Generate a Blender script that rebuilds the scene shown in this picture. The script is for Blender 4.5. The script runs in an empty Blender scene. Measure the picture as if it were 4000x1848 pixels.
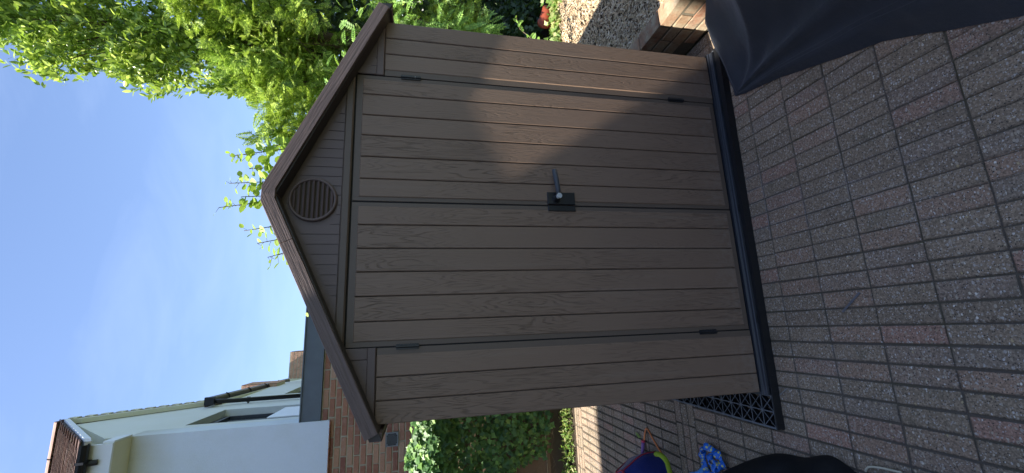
import bpy, math, random
import numpy as np
from mathutils import Vector, Matrix, noise as mnoise

random.seed(7)
rng = np.random.default_rng(11)
S = bpy.context.scene
COL = S.collection
R = math.radians

# ------------------------------------------------------------------ camera
CAM = Vector((0.3454, -1.8449, 1.6816)); YAW, PITCH, ROLL, FPX = 12.883, -12.291, 0.365, 1632.0
def cam_axes():
    y, p, r = R(YAW), R(PITCH), R(ROLL)
    fw = Vector((math.sin(y)*math.cos(p), math.cos(y)*math.cos(p), math.sin(p)))
    rt = Vector((math.cos(y), -math.sin(y), 0)); up = rt.cross(fw)
    return rt*math.cos(r)+up*math.sin(r), -rt*math.sin(r)+up*math.cos(r), fw
RT, UP, FW = cam_axes()
cd = bpy.data.cameras.new('camera'); cam = bpy.data.objects.new('camera', cd); COL.objects.link(cam)
cd.sensor_width = 36; cd.sensor_fit = 'HORIZONTAL'; cd.lens = FPX*36/4000; cd.clip_end = 2000; cd.clip_start = 0.02
# the photograph was taken with the phone on its side: image right is world down
X_, Y_, Z_ = -UP, RT, -FW
cam.matrix_world = Matrix(((X_.x, Y_.x, Z_.x, CAM.x), (X_.y, Y_.y, Z_.y, CAM.y), (X_.z, Y_.z, Z_.z, CAM.z), (0, 0, 0, 1)))
S.camera = cam

# ------------------------------------------------------------------ sky and sun
SUN_EL, SUN_D = R(57), R(8.7)
SUNV = Vector((-math.cos(SUN_EL)*math.cos(SUN_D), -math.cos(SUN_EL)*math.sin(SUN_D), math.sin(SUN_EL)))
w = bpy.data.worlds.new('World'); S.world = w; w.use_nodes = True
nt = w.node_tree; nt.nodes.clear()
def wn(t, **k):
    n = nt.nodes.new(t)
    for a, b in k.items(): setattr(n, a, b)
    return n
out = wn('ShaderNodeOutputWorld'); bg = wn('ShaderNodeBackground'); sky = wn('ShaderNodeTexSky')
sky.sky_type = 'NISHITA'; sky.sun_disc = False; sky.sun_elevation = SUN_EL
sky.sun_rotation = math.atan2(SUNV.x, SUNV.y); sky.air_density = 1.0; sky.dust_density = 0.7; sky.ozone_density = 1.6
bg.inputs['Strength'].default_value = 0.106
tc = wn('ShaderNodeTexCoord'); mp = wn('ShaderNodeMapping'); mp.inputs['Scale'].default_value = (1.6, 1.6, 6.0); mp.inputs['Rotation'].default_value = (0.5, 0.6, 0.9)
cn = wn('ShaderNodeTexNoise'); cn.inputs['Scale'].default_value = 1.7; cn.inputs['Detail'].default_value = 7; cn.inputs['Roughness'].default_value = 0.55; cn.inputs['Distortion'].default_value = 0.4
cr = wn('ShaderNodeValToRGB'); cr.color_ramp.elements[0].position = 0.50; cr.color_ramp.elements[1].position = 0.95
cr.color_ramp.elements[0].color = (0, 0, 0, 1); cr.color_ramp.elements[1].color = (0.11, 0.11, 0.11, 1)
mx = wn('ShaderNodeMix', data_type='RGBA'); mx.inputs['B'].default_value = (5.5, 6.3, 7.6, 1)
L = nt.links.new
L(tc.outputs['Generated'], mp.inputs['Vector']); L(mp.outputs['Vector'], cn.inputs['Vector']); L(cn.outputs['Fac'], cr.inputs['Fac'])
L(cr.outputs['Color'], mx.inputs['Factor']); sc_ = wn('ShaderNodeMix', data_type='RGBA', blend_type='MULTIPLY'); sc_.inputs['Factor'].default_value = 1; sc_.inputs['B'].default_value = (.95, .945, 1.0, 1); L(sky.outputs['Color'], sc_.inputs['A']); L(sc_.outputs['Result'], mx.inputs['A']); L(mx.outputs['Result'], bg.inputs['Color']); L(bg.outputs['Background'], out.inputs['Surface'])
sd = bpy.data.lights.new('sun', 'SUN'); sd.energy = 5.0; sd.angle = R(0.75); sd.color = (1.0, 0.95, 0.87)
sun = bpy.data.objects.new('sun', sd); COL.objects.link(sun); sun.rotation_euler = SUNV.to_track_quat('Z', 'Y').to_euler(); sun.location = (0, 0, 12)
S.view_settings.view_transform = 'Standard'; S.view_settings.look = 'None'; S.view_settings.exposure = 1.5; S.view_settings.gamma = 1
S.view_settings.use_curve_mapping = False
S.cycles.max_bounces = 8; S.cycles.transparent_max_bounces = 8

# ------------------------------------------------------------------ helpers
def link(o, parent=None):
    COL.objects.link(o)
    if parent is not None: o.parent = parent
    return o
def tag(o, label=None, cat=None, group=None, kind=None):
    if label: o['label'] = label
    if cat: o['category'] = cat
    if group: o['group'] = group
    if kind: o['kind'] = kind
    return o
def empty(name, loc=(0, 0, 0), rz=0, parent=None):
    o = bpy.data.objects.new(name, None); o.empty_display_size = 0.1
    o.location = loc; o.rotation_euler = (0, 0, rz); return link(o, parent)
class MB:
    def __init__(s): s.v = []; s.f = []
    def add(s, vs, fs, M=None):
        n = len(s.v)
        if M is not None: vs = [M @ Vector(p) for p in vs]
        s.v += [tuple(p) for p in vs]; s.f += [tuple(n+i for i in f) for f in fs]
        return s
    def box(s, x0, x1, y0, y1, z0, z1, M=None):
        return s.add([(x0,y0,z0),(x1,y0,z0),(x1,y1,z0),(x0,y1,z0),(x0,y0,z1),(x1,y0,z1),(x1,y1,z1),(x0,y1,z1)],
                     [(3,2,1,0),(4,5,6,7),(0,1,5,4),(1,2,6,5),(2,3,7,6),(3,0,4,7)], M)
    def slab(s, a, b, h, c=0.003, M=None):
        """chamfered block a x b standing on z=0, height h, centred"""
        a /= 2; b /= 2
        o = [(-a,-b),(a,-b),(a,b),(-a,b)]; i = [(-a+c,-b+c),(a-c,-b+c),(a-c,b-c),(-a+c,b-c)]
        v = [(x,y,0) for x,y in o]+[(x,y,h-c) for x,y in o]+[(x,y,h) for x,y in i]
        f = [(3,2,1,0)]+[(k,(k+1)%4,4+(k+1)%4,4+k) for k in range(4)]+[(4+k,4+(k+1)%4,8+(k+1)%4,8+k) for k in range(4)]+[(8,9,10,11)]
        return s.add(v, f, M)
    def tube(s, pts, rad, n=8, cap=True):
        pts = [Vector(p) for p in pts]; rads = rad if isinstance(rad, (list, tuple)) else [rad]*len(pts)
        base = len(s.v); prev = None
        for i, p in enumerate(pts):
            t = (pts[min(i+1, len(pts)-1)]-pts[max(i-1, 0)]).normalized()
            if prev is None:
                a = Vector((0,0,1)) if abs(t.z) < .9 else Vector((1,0,0)); u = t.cross(a).normalized()
            else: u = (prev-t*prev.dot(t)).normalized()
            prev = u; v = t.cross(u)
            for k in range(n):
                an = 2*math.pi*k/n; s.v.append(tuple(p+(u*math.cos(an)+v*math.sin(an))*rads[i]))
        for i in range(len(pts)-1):
            for k in range(n):
                a = base+i*n+k; b = base+i*n+(k+1)%n; s.f.append((a, b, b+n, a+n))
        if cap:
            s.f.append(tuple(base+k for k in range(n))[::-1]); s.f.append(tuple(base+(len(pts)-1)*n+k for k in range(n)))
        return s
    def disc(s, c, r, depth, axis='Y', n=20):
        c = Vector(c); ax = {'Y': (Vector((1,0,0)), Vector((0,0,1)), Vector((0,-1,0))), 'Z': (Vector((1,0,0)), Vector((0,1,0)), Vector((0,0,1)))}[axis]
        b = len(s.v)
        for d in (0, depth):
            for k in range(n):
                an = 2*math.pi*k/n; s.v.append(tuple(c+ax[0]*r*math.cos(an)+ax[1]*r*math.sin(an)+ax[2]*d))
        for k in range(n): s.f.append((b+k, b+(k+1)%n, b+n+(k+1)%n, b+n+k))
        s.f.append(tuple(b+n+k for k in range(n))); s.f.append(tuple(b+k for k in range(n))[::-1]); return s
    def poly_ext(s, pts, d):
        """polygon (list of 3d pts) extruded by vector d"""
        n = len(pts); pts = [Vector(p) for p in pts]; d = Vector(d)
        return s.add(pts+[p+d for p in pts], [tuple(range(n))[::-1], tuple(range(n, 2*n))]+[(i, (i+1)%n, n+(i+1)%n, n+i) for i in range(n)])
    def mesh(s, name, m, smooth=False):
        me = bpy.data.meshes.new(name); me.from_pydata(s.v, [], s.f); me.materials.append(m)
        if smooth: me.polygons.foreach_set('use_smooth', [True]*len(me.polygons))
        me.update(); return me
    def obj(s, name, m, parent=None, smooth=False, bevel=0, fix=True):
        me = s.mesh(name, m, smooth)
        if fix:
            import bmesh
            bm = bmesh.new(); bm.from_mesh(me); bmesh.ops.recalc_face_normals(bm, faces=bm.faces)
            if bevel: bmesh.ops.bevel(bm, geom=[e for e in bm.edges if e.is_manifold and e.calc_face_angle(0) > .5], offset=bevel, segments=2, profile=.6, affect='EDGES', clamp_overlap=True)
            bm.to_mesh(me); bm.free()
        return link(bpy.data.objects.new(name, me), parent)
def np_mesh(name, V, F, m, smooth=False):
    """V (n,3), F (m,k) arrays -> mesh"""
    me = bpy.data.meshes.new(name); V = np.asarray(V, np.float32); F = np.asarray(F, np.int32)
    me.vertices.add(len(V)); me.vertices.foreach_set('co', V.ravel())
    me.loops.add(F.size); me.loops.foreach_set('vertex_index', F.ravel())
    me.polygons.add(len(F)); me.polygons.foreach_set('loop_start', np.arange(0, F.size, F.shape[1], dtype=np.int32))
    me.polygons.foreach_set('loop_total', np.full(len(F), F.shape[1], np.int32))
    if smooth: me.polygons.foreach_set('use_smooth', np.ones(len(F), bool))
    me.materials.append(m); me.update(calc_edges=True); me.validate(); return me
def scatter(V0, F0, P, RM, sc):
    """copies of template V0,F0 at P with rotations RM (n,3,3) and scales sc"""
    V0 = np.asarray(V0, float); F0 = np.asarray(F0); n = len(P)
    V = np.einsum('nij,kj->nki', RM, V0)*np.asarray(sc).reshape(n, 1, 1)+np.asarray(P)[:, None, :]
    F = F0[None]+(np.arange(n)*len(V0))[:, None, None]
    return V.reshape(-1, 3), F.reshape(-1, F0.shape[1])
def frames(d, nrm):
    """rotation matrices with local y along d and local z close to nrm"""
    y = d/np.linalg.norm(d, axis=1, keepdims=True)
    x = np.cross(y, nrm); x /= np.linalg.norm(x, axis=1, keepdims=True)+1e-9
    z = np.cross(x, y); return np.stack([x, y, z], axis=2)
def rand_unit(n):
    v = rng.normal(size=(n, 3)); return v/np.linalg.norm(v, axis=1, keepdims=True)
def proj(p):
    d = Vector(p)-CAM; z = d.dot(FW)
    if z < .05: return None
    return 2000-FPX*d.dot(UP)/z, 924-FPX*d.dot(RT)/z, z
def seen(p, m=60):
    q = proj(p); return q is not None and -m < q[0] < 4000+m and -m < q[1] < 1848+m


# ------------------------------------------------------------------ materials

def smooth_pts(p, n_=6):
    p = [Vector(q) for q in p]; o_ = []
    for i in range(len(p)-1):
        a, b, c, d_ = p[max(i-1, 0)], p[i], p[i+1], p[min(i+2, len(p)-1)]
        for k in range(n_):
            t = k/n_; o_.append(.5*((2*b)+(-a+c)*t+(2*a-5*b+4*c-d_)*t*t+(-a+3*b-3*c+d_)*t**3))
    o_.append(p[-1]); return o_

class NM:
    def __init__(s, name, rough=.7, spec=.5):
        s.m = bpy.data.materials.new(name); s.m.use_nodes = True; s.t = s.m.node_tree; s.b = s.t.nodes['Principled BSDF']
        s.b.inputs['Roughness'].default_value = rough; s.b.inputs['Specular IOR Level'].default_value = spec
        g = s.n('ShaderNodeNewGeometry'); s.geo = g; s.pos = g.outputs['Position']
        s.oi = s.n('ShaderNodeObjectInfo').outputs['Random']; s.isl = g.outputs['Random Per Island']
    def n(s, t, **k):
        o = s.t.nodes.new(t)
        for a, b in k.items(): setattr(o, a, b)
        return o
    def l(s, a, b): s.t.links.new(a, b)
    def set(s, i, v):
        if hasattr(v, 'is_output'): s.l(v, i)
        else: i.default_value = v
    def math(s, op, a, b=0.0, c=0.0, clamp=False):
        o = s.n('ShaderNodeMath', operation=op, use_clamp=clamp)
        for i, v in zip(o.inputs, (a, b, c)): s.set(i, v)
        return o.outputs[0]
    def mapv(s, sc=(1,1,1), vec=None, off=None, rot=None):
        o = s.n('ShaderNodeMapping'); s.l(vec or s.pos, o.inputs['Vector']); o.inputs['Scale'].default_value = sc
        if rot: o.inputs['Rotation'].default_value = rot
        if off is not None: s.set(o.inputs['Location'], off)
        return o.outputs[0]
    def noise(s, sc, det=4, rough=.55, vec=None, dist=0, dim='3D'):
        o = s.n('ShaderNodeTexNoise'); s.l(vec or s.pos, o.inputs['Vector'])
        o.inputs['Scale'].default_value = sc; o.inputs['Detail'].default_value = det; o.inputs['Roughness'].default_value = rough; o.inputs['Distortion'].default_value = dist
        return o.outputs['Fac']
    def voro(s, sc, vec=None, feat='F1'):
        o = s.n('ShaderNodeTexVoronoi', feature=feat); s.l(vec or s.pos, o.inputs['Vector']); o.inputs['Scale'].default_value = sc; return o
    def ramp(s, f, stops):
        o = s.n('ShaderNodeValToRGB'); s.l(f, o.inputs['Fac']); e = o.color_ramp.elements
        while len(e) < len(stops): e.new(.5)
        for q, (p, c) in zip(e, stops): q.position = p; q.color = (c if isinstance(c, tuple) else (c, c, c))+(1,)
        return o.outputs['Color']
    def mix(s, f, a, b, blend='MIX'):
        o = s.n('ShaderNodeMix', data_type='RGBA', blend_type=blend); s.set(o.inputs['Factor'], f)
        s.set(o.inputs['A'], a if hasattr(a, 'is_output') else tuple(a)+(1,)); s.set(o.inputs['B'], b if hasattr(b, 'is_output') else tuple(b)+(1,))
        return o.outputs['Result']
    def hsv(s, c, v=1.0, h=.5, sat=1.0):
        o = s.n('ShaderNodeHueSaturation'); s.set(o.inputs['Color'], c if hasattr(c, 'is_output') else tuple(c)+(1,)); s.set(o.inputs['Value'], v); s.set(o.inputs['Hue'], h); s.set(o.inputs['Saturation'], sat); return o.outputs[0]
    def col(s, c): s.set(s.b.inputs['Base Color'], c if hasattr(c, 'is_output') else tuple(c)+(1,)); return s
    def rgh(s, v): s.set(s.b.inputs['Roughness'], v); return s
    def bump(s, h, dist=.002, st=1.0):
        o = s.n('ShaderNodeBump'); o.inputs['Distance'].default_value = dist; o.inputs['Strength'].default_value = st; s.l(h, o.inputs['Height'])
        s.l(o.outputs[0], s.b.inputs['Normal']); return s
    def rng(s, f, a, b):
        o = s.n('ShaderNodeMapRange'); s.set(o.inputs['Value'], f); o.inputs['To Min'].default_value = a; o.inputs['To Max'].default_value = b; return o.outputs[0]

def m_plain(name, c, rough=.6, spec=.4, nsc=30, namt=.15, bump=.0006, bsc=200):
    m = NM(name, rough, spec); f = m.noise(nsc, 5); m.col(m.hsv(c, m.rng(f, 1-namt, 1+namt)))
    m.bump(m.noise(bsc, 4), bump, .8); return m.m
def m_paver(name, oy, py, ox, px):
    m = NM(name, .82, .3)
    sx = m.n('ShaderNodeSeparateXYZ'); m.l(m.pos, sx.inputs[0])
    cx = m.math('FLOOR', m.math('DIVIDE', m.math('SUBTRACT', sx.outputs[0], ox), px)); cy = m.math('FLOOR', m.math('DIVIDE', m.math('SUBTRACT', sx.outputs[1], oy), py))
    cb = m.n('ShaderNodeCombineXYZ'); m.l(cx, cb.inputs[0]); m.l(cy, cb.inputs[1])
    wnz = m.n('ShaderNodeTexWhiteNoise', noise_dimensions='2D'); m.l(cb.outputs[0], wnz.inputs['Vector'])
    base = m.ramp(wnz.outputs['Value'], [(0, (.140,.104,.072)), (.28, (.158,.118,.080)), (.5, (.168,.124,.084)), (.68, (.186,.118,.080)), (.85, (.146,.114,.086)), (1, (.200,.110,.078))])
    big = m.noise(2.2, 5); base = m.hsv(m.mix(.55, base, m.hsv(base, m.rng(big, .55, 1.45))), 1.50, .5, .82)
    base = m.mix(1.0, base, (1.06, 1.01, .90), 'MULTIPLY')
    base = m.hsv(base, m.math('MULTIPLY', m.math('ADD', m.math('MULTIPLY', m.math('SUBTRACT', m.noise(110, 8, .8), .5), 2.6), 1.0), m.rng(m.voro(230).outputs['Color'], .62, 1.38)))
    dv = m.n('ShaderNodeVectorMath', operation='ADD'); nz = m.n('ShaderNodeTexNoise'); nz.inputs['Scale'].default_value = 120; m.l(m.pos, nz.inputs['Vector']); sv = m.n('ShaderNodeVectorMath', operation='SCALE'); sv.inputs['Scale'].default_value = .006; m.l(nz.outputs['Color'], sv.inputs[0]); m.l(m.pos, dv.inputs[0]); m.l(sv.outputs[0], dv.inputs[1]); v1 = m.voro(92, vec=m.mapv((1, 1.5, 1), vec=dv.outputs[0])); rr = m.n('ShaderNodeSeparateColor'); m.l(v1.outputs['Color'], rr.inputs[0])
    chip = m.math('MULTIPLY', m.math('LESS_THAN', v1.outputs['Distance'], m.rng(rr.outputs[1], .16, .58)), m.math('GREATER_THAN', rr.outputs[0], .58))
    cc = m.ramp(rr.outputs[2], [(0, (.46,.40,.31)), (.3, (.30,.23,.15)), (.6, (.44,.40,.35)), (.86, (.72,.68,.60)), (1, (.44,.33,.16))])
    c = m.mix(chip, base, cc)
    v2 = m.voro(190, vec=dv.outputs[0]); r2 = m.n('ShaderNodeSeparateColor'); m.l(v2.outputs['Color'], r2.inputs[0])
    chip2 = m.math('MULTIPLY', m.math('LESS_THAN', v2.outputs['Distance'], .36), m.math('GREATER_THAN', r2.outputs[0], .62))
    c = m.mix(chip2, c, m.ramp(r2.outputs[1], [(0, (.035,.03,.028)), (.45, (.05,.045,.04)), (.5, (.34,.31,.27)), (1, (.5,.47,.43))]))
    moss = m.ramp(m.noise(5.5, 8, .7), [(.56, 0.0), (.75, .5)]); c = m.mix(moss, c, (.075,.08,.05))
    fx = m.math('ABSOLUTE', m.math('SUBTRACT', m.math('FRACT', m.math('DIVIDE', m.math('SUBTRACT', sx.outputs[0], ox), px)), .5)); fy = m.math('ABSOLUTE', m.math('SUBTRACT', m.math('FRACT', m.math('DIVIDE', m.math('SUBTRACT', sx.outputs[1], oy), py)), .5))
    ed = m.math('MAXIMUM', m.ramp(fx, [(.38, 0.0), (.45, 1.0)]), m.ramp(fy, [(.455, 0.0), (.48, 1.0)])); bl = m.ramp(m.noise(1.6, 5, .6), [(.50, 0.0), (.66, 1.0)])
    c = m.mix(m.math('MULTIPLY', m.math('MULTIPLY', ed, bl), m.rng(m.noise(90, 4), 0, .75)), c, (.30,.29,.29)); c = m.mix(m.math('MULTIPLY', m.ramp(m.noise(7, 6, .7), [(.60, 0.0), (.8, .5)]), bl), c, (.28,.28,.29))
    ex = m.math('ADD', m.math('MULTIPLY', m.math('SUBTRACT', .5, fx), px), m.math('MULTIPLY', m.math('SUBTRACT', m.noise(55, 6, .7), .5), .016)); ey = m.math('ADD', m.math('MULTIPLY', m.math('SUBTRACT', .5, fy), py), m.math('MULTIPLY', m.math('SUBTRACT', m.noise(48, 6, .7), .5), .016))
    dirt = m.ramp(m.math('MULTIPLY', m.math('MINIMUM', ex, ey), 100.0), [(.22, 1.0), (.75, 0.0)]); lf = m.ramp(m.math('ADD', m.math('MULTIPLY', sx.outputs[0], -.6), m.math('MULTIPLY', m.noise(2.5, 3), .8)), [(.05, .35), (.7, .95)])
    c = m.mix(m.math('MULTIPLY', dirt, m.math('MULTIPLY', lf, m.math('SUBTRACT', 1.0, m.math('MULTIPLY', bl, .6)))), c, (.058,.048,.034))
    chip_mask = dirt
    m.col(c); m.bump(m.math('ADD', m.noise(300, 4, .7), m.math('MULTIPLY', chip, .4)), .0016, .8); return m.m
def m_plank(name, c, grain=1.0, rough=.5, axis=2):
    m = NM(name, rough, .4)
    cb = m.n('ShaderNodeCombineXYZ'); m.l(m.math('MULTIPLY', m.oi, 37.0), cb.inputs[0]); m.l(m.math('MULTIPLY', m.oi, 91.0), cb.inputs[2])
    sc = (13, 13, 1.3) if axis == 2 else (1.3, 13, 13)
    vec = m.mapv(sc, off=cb.outputs[0]); f = m.noise(1.0, 2.5, .45, vec=vec)
    rings = m.math('SINE', m.math('MULTIPLY', f, 150.0))
    sc2 = (330, 330, 14) if axis == 2 else (14, 330, 330)
    fine = m.noise(1.0, 3, .6, vec=m.mapv(sc2)); zone = m.ramp(m.noise(2.3, 2, vec=m.mapv((1, 1, .5), off=cb.outputs[0])), [(.42, 0.15), (.6, 1.0)])
    dark = m.math('MULTIPLY', m.ramp(rings, [(.2, 0.0), (.95, 1.0)]), m.math('MULTIPLY', zone, m.ramp(fine, [(.40, 0.0), (.60, 1.0)])))
    tone = m.hsv(c, m.math('MULTIPLY', m.rng(fine, .93, 1.07), m.rng(m.oi, .94, 1.05)))
    sxyz = m.n('ShaderNodeSeparateXYZ'); m.l(m.pos, sxyz.inputs[0]); low = m.math('MULTIPLY', m.ramp(sxyz.outputs[2], [(.08, 1.0), (.26, 0.0)]), m.ramp(m.noise(28, 6, .7), [(.42, 0.0), (.68, .55)]))
    streak = m.ramp(m.noise(1.0, 5, .6, vec=m.mapv((26, 26, .8) if axis == 2 else (2, 26, 26))), [(.55, 0.0), (.8, .22)])
    cc = m.mix(m.math('MULTIPLY', dark, min(.9, .30*grain)), tone, [x*.45 for x in c]); cc = m.mix(m.math('MAXIMUM', low, streak), cc, (.26, .225, .185)) if axis == 2 and grain > 1 else cc
    m.col(cc)
    m.bump(m.math('SUBTRACT', m.math('MULTIPLY', fine, .5), m.math('MULTIPLY', dark, 1.0)), .0009*max(grain, .35), .85); return m.m
def m_rake(name, c):
    m = NM(name, .5, .4); sx = m.n('ShaderNodeSeparateXYZ'); m.l(m.pos, sx.inputs[0]); ax_ = m.math('ABSOLUTE', m.math('SUBTRACT', sx.outputs[0], .92175))
    al = m.math('SUBTRACT', m.math('MULTIPLY', ax_, .905), m.math('MULTIPLY', sx.outputs[2], .425)); pe = m.math('ADD', m.math('MULTIPLY', ax_, .425), m.math('MULTIPLY', sx.outputs[2], .905))
    cb = m.n('ShaderNodeCombineXYZ'); m.l(al, cb.inputs[0]); m.l(sx.outputs[1], cb.inputs[1]); m.l(pe, cb.inputs[2])
    f = m.noise(1.0, 4, .6, vec=m.mapv((5, 60, 130), vec=cb.outputs[0])); g2 = m.ramp(f, [(.40, 1.0), (.56, 0.0)]); m.col(m.mix(m.math('MULTIPLY', g2, .38), m.hsv(c, m.rng(f, .9, 1.1)), [x*.55 for x in c])); m.bump(m.math('SUBTRACT', f, m.math('MULTIPLY', g2, .6)), .0011, .9); return m.m
def m_brick(name, mort=False):
    m = NM(name, .88, .25)
    if mort:
        m.col(m.hsv((.56,.50,.35), m.rng(m.noise(25, 5), .75, 1.15))); m.bump(m.noise(250, 4), .002); return m.m
    base = m.ramp(m.oi, [(0, (.33,.14,.085)), (.3, (.42,.20,.12)), (.55, (.27,.11,.075)), (.75, (.50,.28,.17)), (.9, (.35,.16,.10)), (1, (.56,.37,.24))])
    base = m.mix(m.ramp(m.noise(14, 6, .7), [(.48, 0.0), (.72, .55)]), base, (.50,.33,.25)); base = m.hsv(base, m.rng(m.noise(60, 5), .7, 1.25))
    m.col(base); m.bump(m.noise(70, 6, .65), .003); return m.m
def m_leaf(name, c1, c2, c3, trans=.5, rough=.42, tcol=None):
    m = NM(name, rough, .45)
    c = m.ramp(m.isl, [(0, c1), (.5, c2), (.86, c3), (1, tuple(min(1, x*1.5) for x in c3))])
    c = m.hsv(c, m.math('MULTIPLY', m.rng(m.noise(40, 3), .8, 1.2), m.rng(m.noise(3.5, 3), .75, 1.75)), m.rng(m.noise(2.1, 3), .475, .515)); m.col(c)
    tr = m.n('ShaderNodeBsdfTranslucent'); m.set(tr.inputs['Color'], m.hsv(m.mix(.5, c, tcol or (.25,.36,.03)), 1.5)); mxs = m.n('ShaderNodeMixShader'); mxs.inputs[0].default_value = trans
    o = m.t.nodes['Material Output']; m.l(m.b.outputs[0], mxs.inputs[1]); m.l(tr.outputs[0], mxs.inputs[2]); m.l(mxs.outputs[0], o.inputs['Surface']); return m.m

PV_X, PV_Y, PX, PY = 0.725, -0.157, 0.0695, 0.205
M = {}
M['paver'] = m_paver('paver_aggregate', PV_Y, PY, PV_X, PX)
M['paver_band'] = m_paver('paver_band', .663, PX, PV_X, PY)
def m_joint():
    m = NM('joint_sand', .95, .2); c = m.mix(m.ramp(m.noise(3.5, 6, .65), [(.45, 0.0), (.62, 1.0)]), (.125,.105,.082), (.105,.092,.060)); m.col(m.hsv(c, m.rng(m.noise(400, 3), .6, 1.4))); m.bump(m.noise(500, 3), .003); return m.m
M['joint'] = m_joint()
M['plank'] = m_plank('shed_plank', (.200,.132,.090), 2.2)
M['frame'] = m_plank('shed_frame', (.120,.087,.064), .12)
M['gable'] = m_plank('shed_gable', (.132,.092,.079), .08)
M['rake'] = m_rake('shed_bargeboard', (.142,.099,.085))
M['recess'] = m_plain('shed_recess', (.012,.010,.009), .7)
M['groove'] = m_plain('shed_groove', (.075,.055,.044), .6)
M['hinge'] = m_plain('black_plastic', (.014,.015,.017), .38, .5, bump=.0002)
M['sill'] = m_plain('dark_base_plastic', (.020,.023,.029), .40, .5, nsc=50, bump=.0003)
M['grid'] = m_plain('sky_lit_grid_plastic', (.13,.14,.15), .5, .4, bump=.0002)
M['gridblack'] = m_plain('black_grid_plastic', (.010,.010,.011), .55, .4)
M['bar'] = m_plain('handle_grip', (.050,.055,.064), .55, .4, bump=.0002)
M['silver'] = m_plain('dull_silver', (.42,.43,.42), .35, .6, bump=.0002)
M['roofsheet'] = m_plain('shed_roof_plastic', (.06,.05,.045), .6)
M['brick'] = m_brick('red_brick'); M['mortar'] = m_brick('mortar', True)
def m_pbrick():
    m = NM('old_planter_brick', .9, .2); base = m.ramp(m.oi, [(0, (.26,.14,.085)), (.4, (.31,.20,.12)), (.7, (.30,.12,.075)), (1, (.35,.25,.15))])
    base = m.mix(m.ramp(m.noise(9, 7, .7), [(.45, 0.0), (.68, .8)]), base, (.40,.36,.25)); base = m.mix(m.ramp(m.noise(26, 7, .75), [(.55, 0.0), (.7, .7)]), base, (.06,.055,.045))
    m.col(m.hsv(base, m.rng(m.noise(80, 5), .75, 1.2))); m.bump(m.noise(50, 7, .7), .005); return m.m
M['pbrick'] = m_pbrick(); M['pmortar'] = m_plain('planter_mortar', (.14,.12,.085), .95, .2, bump=.003, bsc=120)
M['fascia'] = m_plain('grey_fascia_paint', (.118,.138,.155), .5, .4, nsc=8, namt=.18, bump=.0012, bsc=90)
def m_render(name, c, stain):
    m = NM(name, .85, .25); f = m.noise(1.6, 6, .6); cc = m.mix(m.math('MULTIPLY', m.ramp(f, [(.45, 0.0), (.75, 1.0)]), stain), c, (c[0]*.86, c[1]*.84, c[2]*.72)); sz = m.n('ShaderNodeSeparateXYZ'); m.l(m.pos, sz.inputs[0]); st_ = m.math('MULTIPLY', m.ramp(m.math('SUBTRACT', sz.outputs[2], 4.2), [(.15, 0.0), (.6, .62)]), m.rng(m.noise(1.0, 6, .65, vec=m.mapv((7, 7, 1.2))), .2, 1.1)); cc = m.mix(st_ if name == 'white_render' else 0.0, cc, (.42,.38,.28)); m.col(m.hsv(cc, m.rng(m.noise(45, 5), .96, 1.03))); m.bump(m.noise(130, 4), .003); return m.m
M['render'] = m_render('white_render', (.75,.81,.88), .45)
M['render2'] = m_render('gable_render', (.79,.82,.80), .3)
M['soffit'] = m_plain('cream_soffit', (.72,.70,.54), .6, .3, nsc=6, namt=.08)
M['whitetrim'] = m_plain('white_trim', (.80,.82,.82), .4, .5, nsc=5, namt=.05)
M['gutter'] = m_plain('black_gutter', (.010,.010,.012), .42, .4, nsc=5)
def m_tile():
    m = NM('clay_tile', .8, .35); base = m.ramp(m.oi, [(0, (.085,.045,.035)), (.4, (.12,.06,.045)), (.7, (.07,.042,.035)), (1, (.17,.09,.06))])
    base = m.mix(m.ramp(m.noise(16, 8, .75), [(.56, 0.0), (.68, .7)]), base, (.30,.26,.19)); m.col(m.hsv(base, m.rng(m.noise(70, 5), .7, 1.3))); m.bump(m.noise(60, 5), .004); return m.m
M['tile'] = m_tile(); M['ridge'] = m_plain('ridge_tile_clay', (.42,.27,.21), .85, .2, nsc=12, namt=.35, bump=.003, bsc=50)
M['winframe'] = m_plain('grey_window_frame', (.035,.04,.05), .4, .5)
def m_glass():
    m = NM('window_glass', .04, .9); m.col((.025,.032,.04)); m.b.inputs['Metallic'].default_value = .0; m.bump(m.noise(1.5, 2), .002, .4); return m.m
M['glass'] = m_glass()
M['chimney'] = m_plain('chimney_brick', (.60,.36,.24), .9, .2, nsc=15, namt=.5, bump=.005, bsc=40)
M['soil'] = m_plain('dark_soil', (.045,.034,.024), .95, .2, nsc=20, namt=.5, bump=.012, bsc=40)
M['ground'] = m_plain('lawn_earth', (.06,.075,.03), .95, .2, nsc=3, namt=.4, bump=.01, bsc=30)
M['bark'] = m_plain('bark', (.10,.075,.05), .9, .2, nsc=25, namt=.4, bump=.006, bsc=60)
M['twig'] = m_plain('twig', (.13,.10,.06), .8, .3)
def m_chip():
    m = NM('wood_chip', .85, .25); m.col(m.hsv(m.ramp(m.isl, [(0, (.15,.095,.055)), (.2, (.40,.29,.17)), (.55, (.54,.43,.29)), (.8, (.46,.30,.16)), (1, (.64,.54,.40))]), m.rng(m.noise(150, 3), .8, 1.15))); return m.m
M['chip'] = m_chip()
M['bay'] = m_leaf('bay_leaf', (.04,.08,.015), (.16,.25,.038), (.40,.48,.11), .36, .26)
M['conifer'] = m_leaf('conifer_spray', (.035,.07,.012), (.15,.25,.032), (.38,.48,.09), .36, .5)
M['shadeleaf'] = m_leaf('shade_dark_leaf', (.010,.024,.008), (.016,.040,.012), (.03,.06,.015), .12, .5)  # leaf colour darkened to stand in for shade under and behind the conifer
M['pinnate'] = m_leaf('pinnate_leaf', (.09,.19,.035), (.14,.27,.05), (.20,.34,.07), .42, .5)
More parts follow.
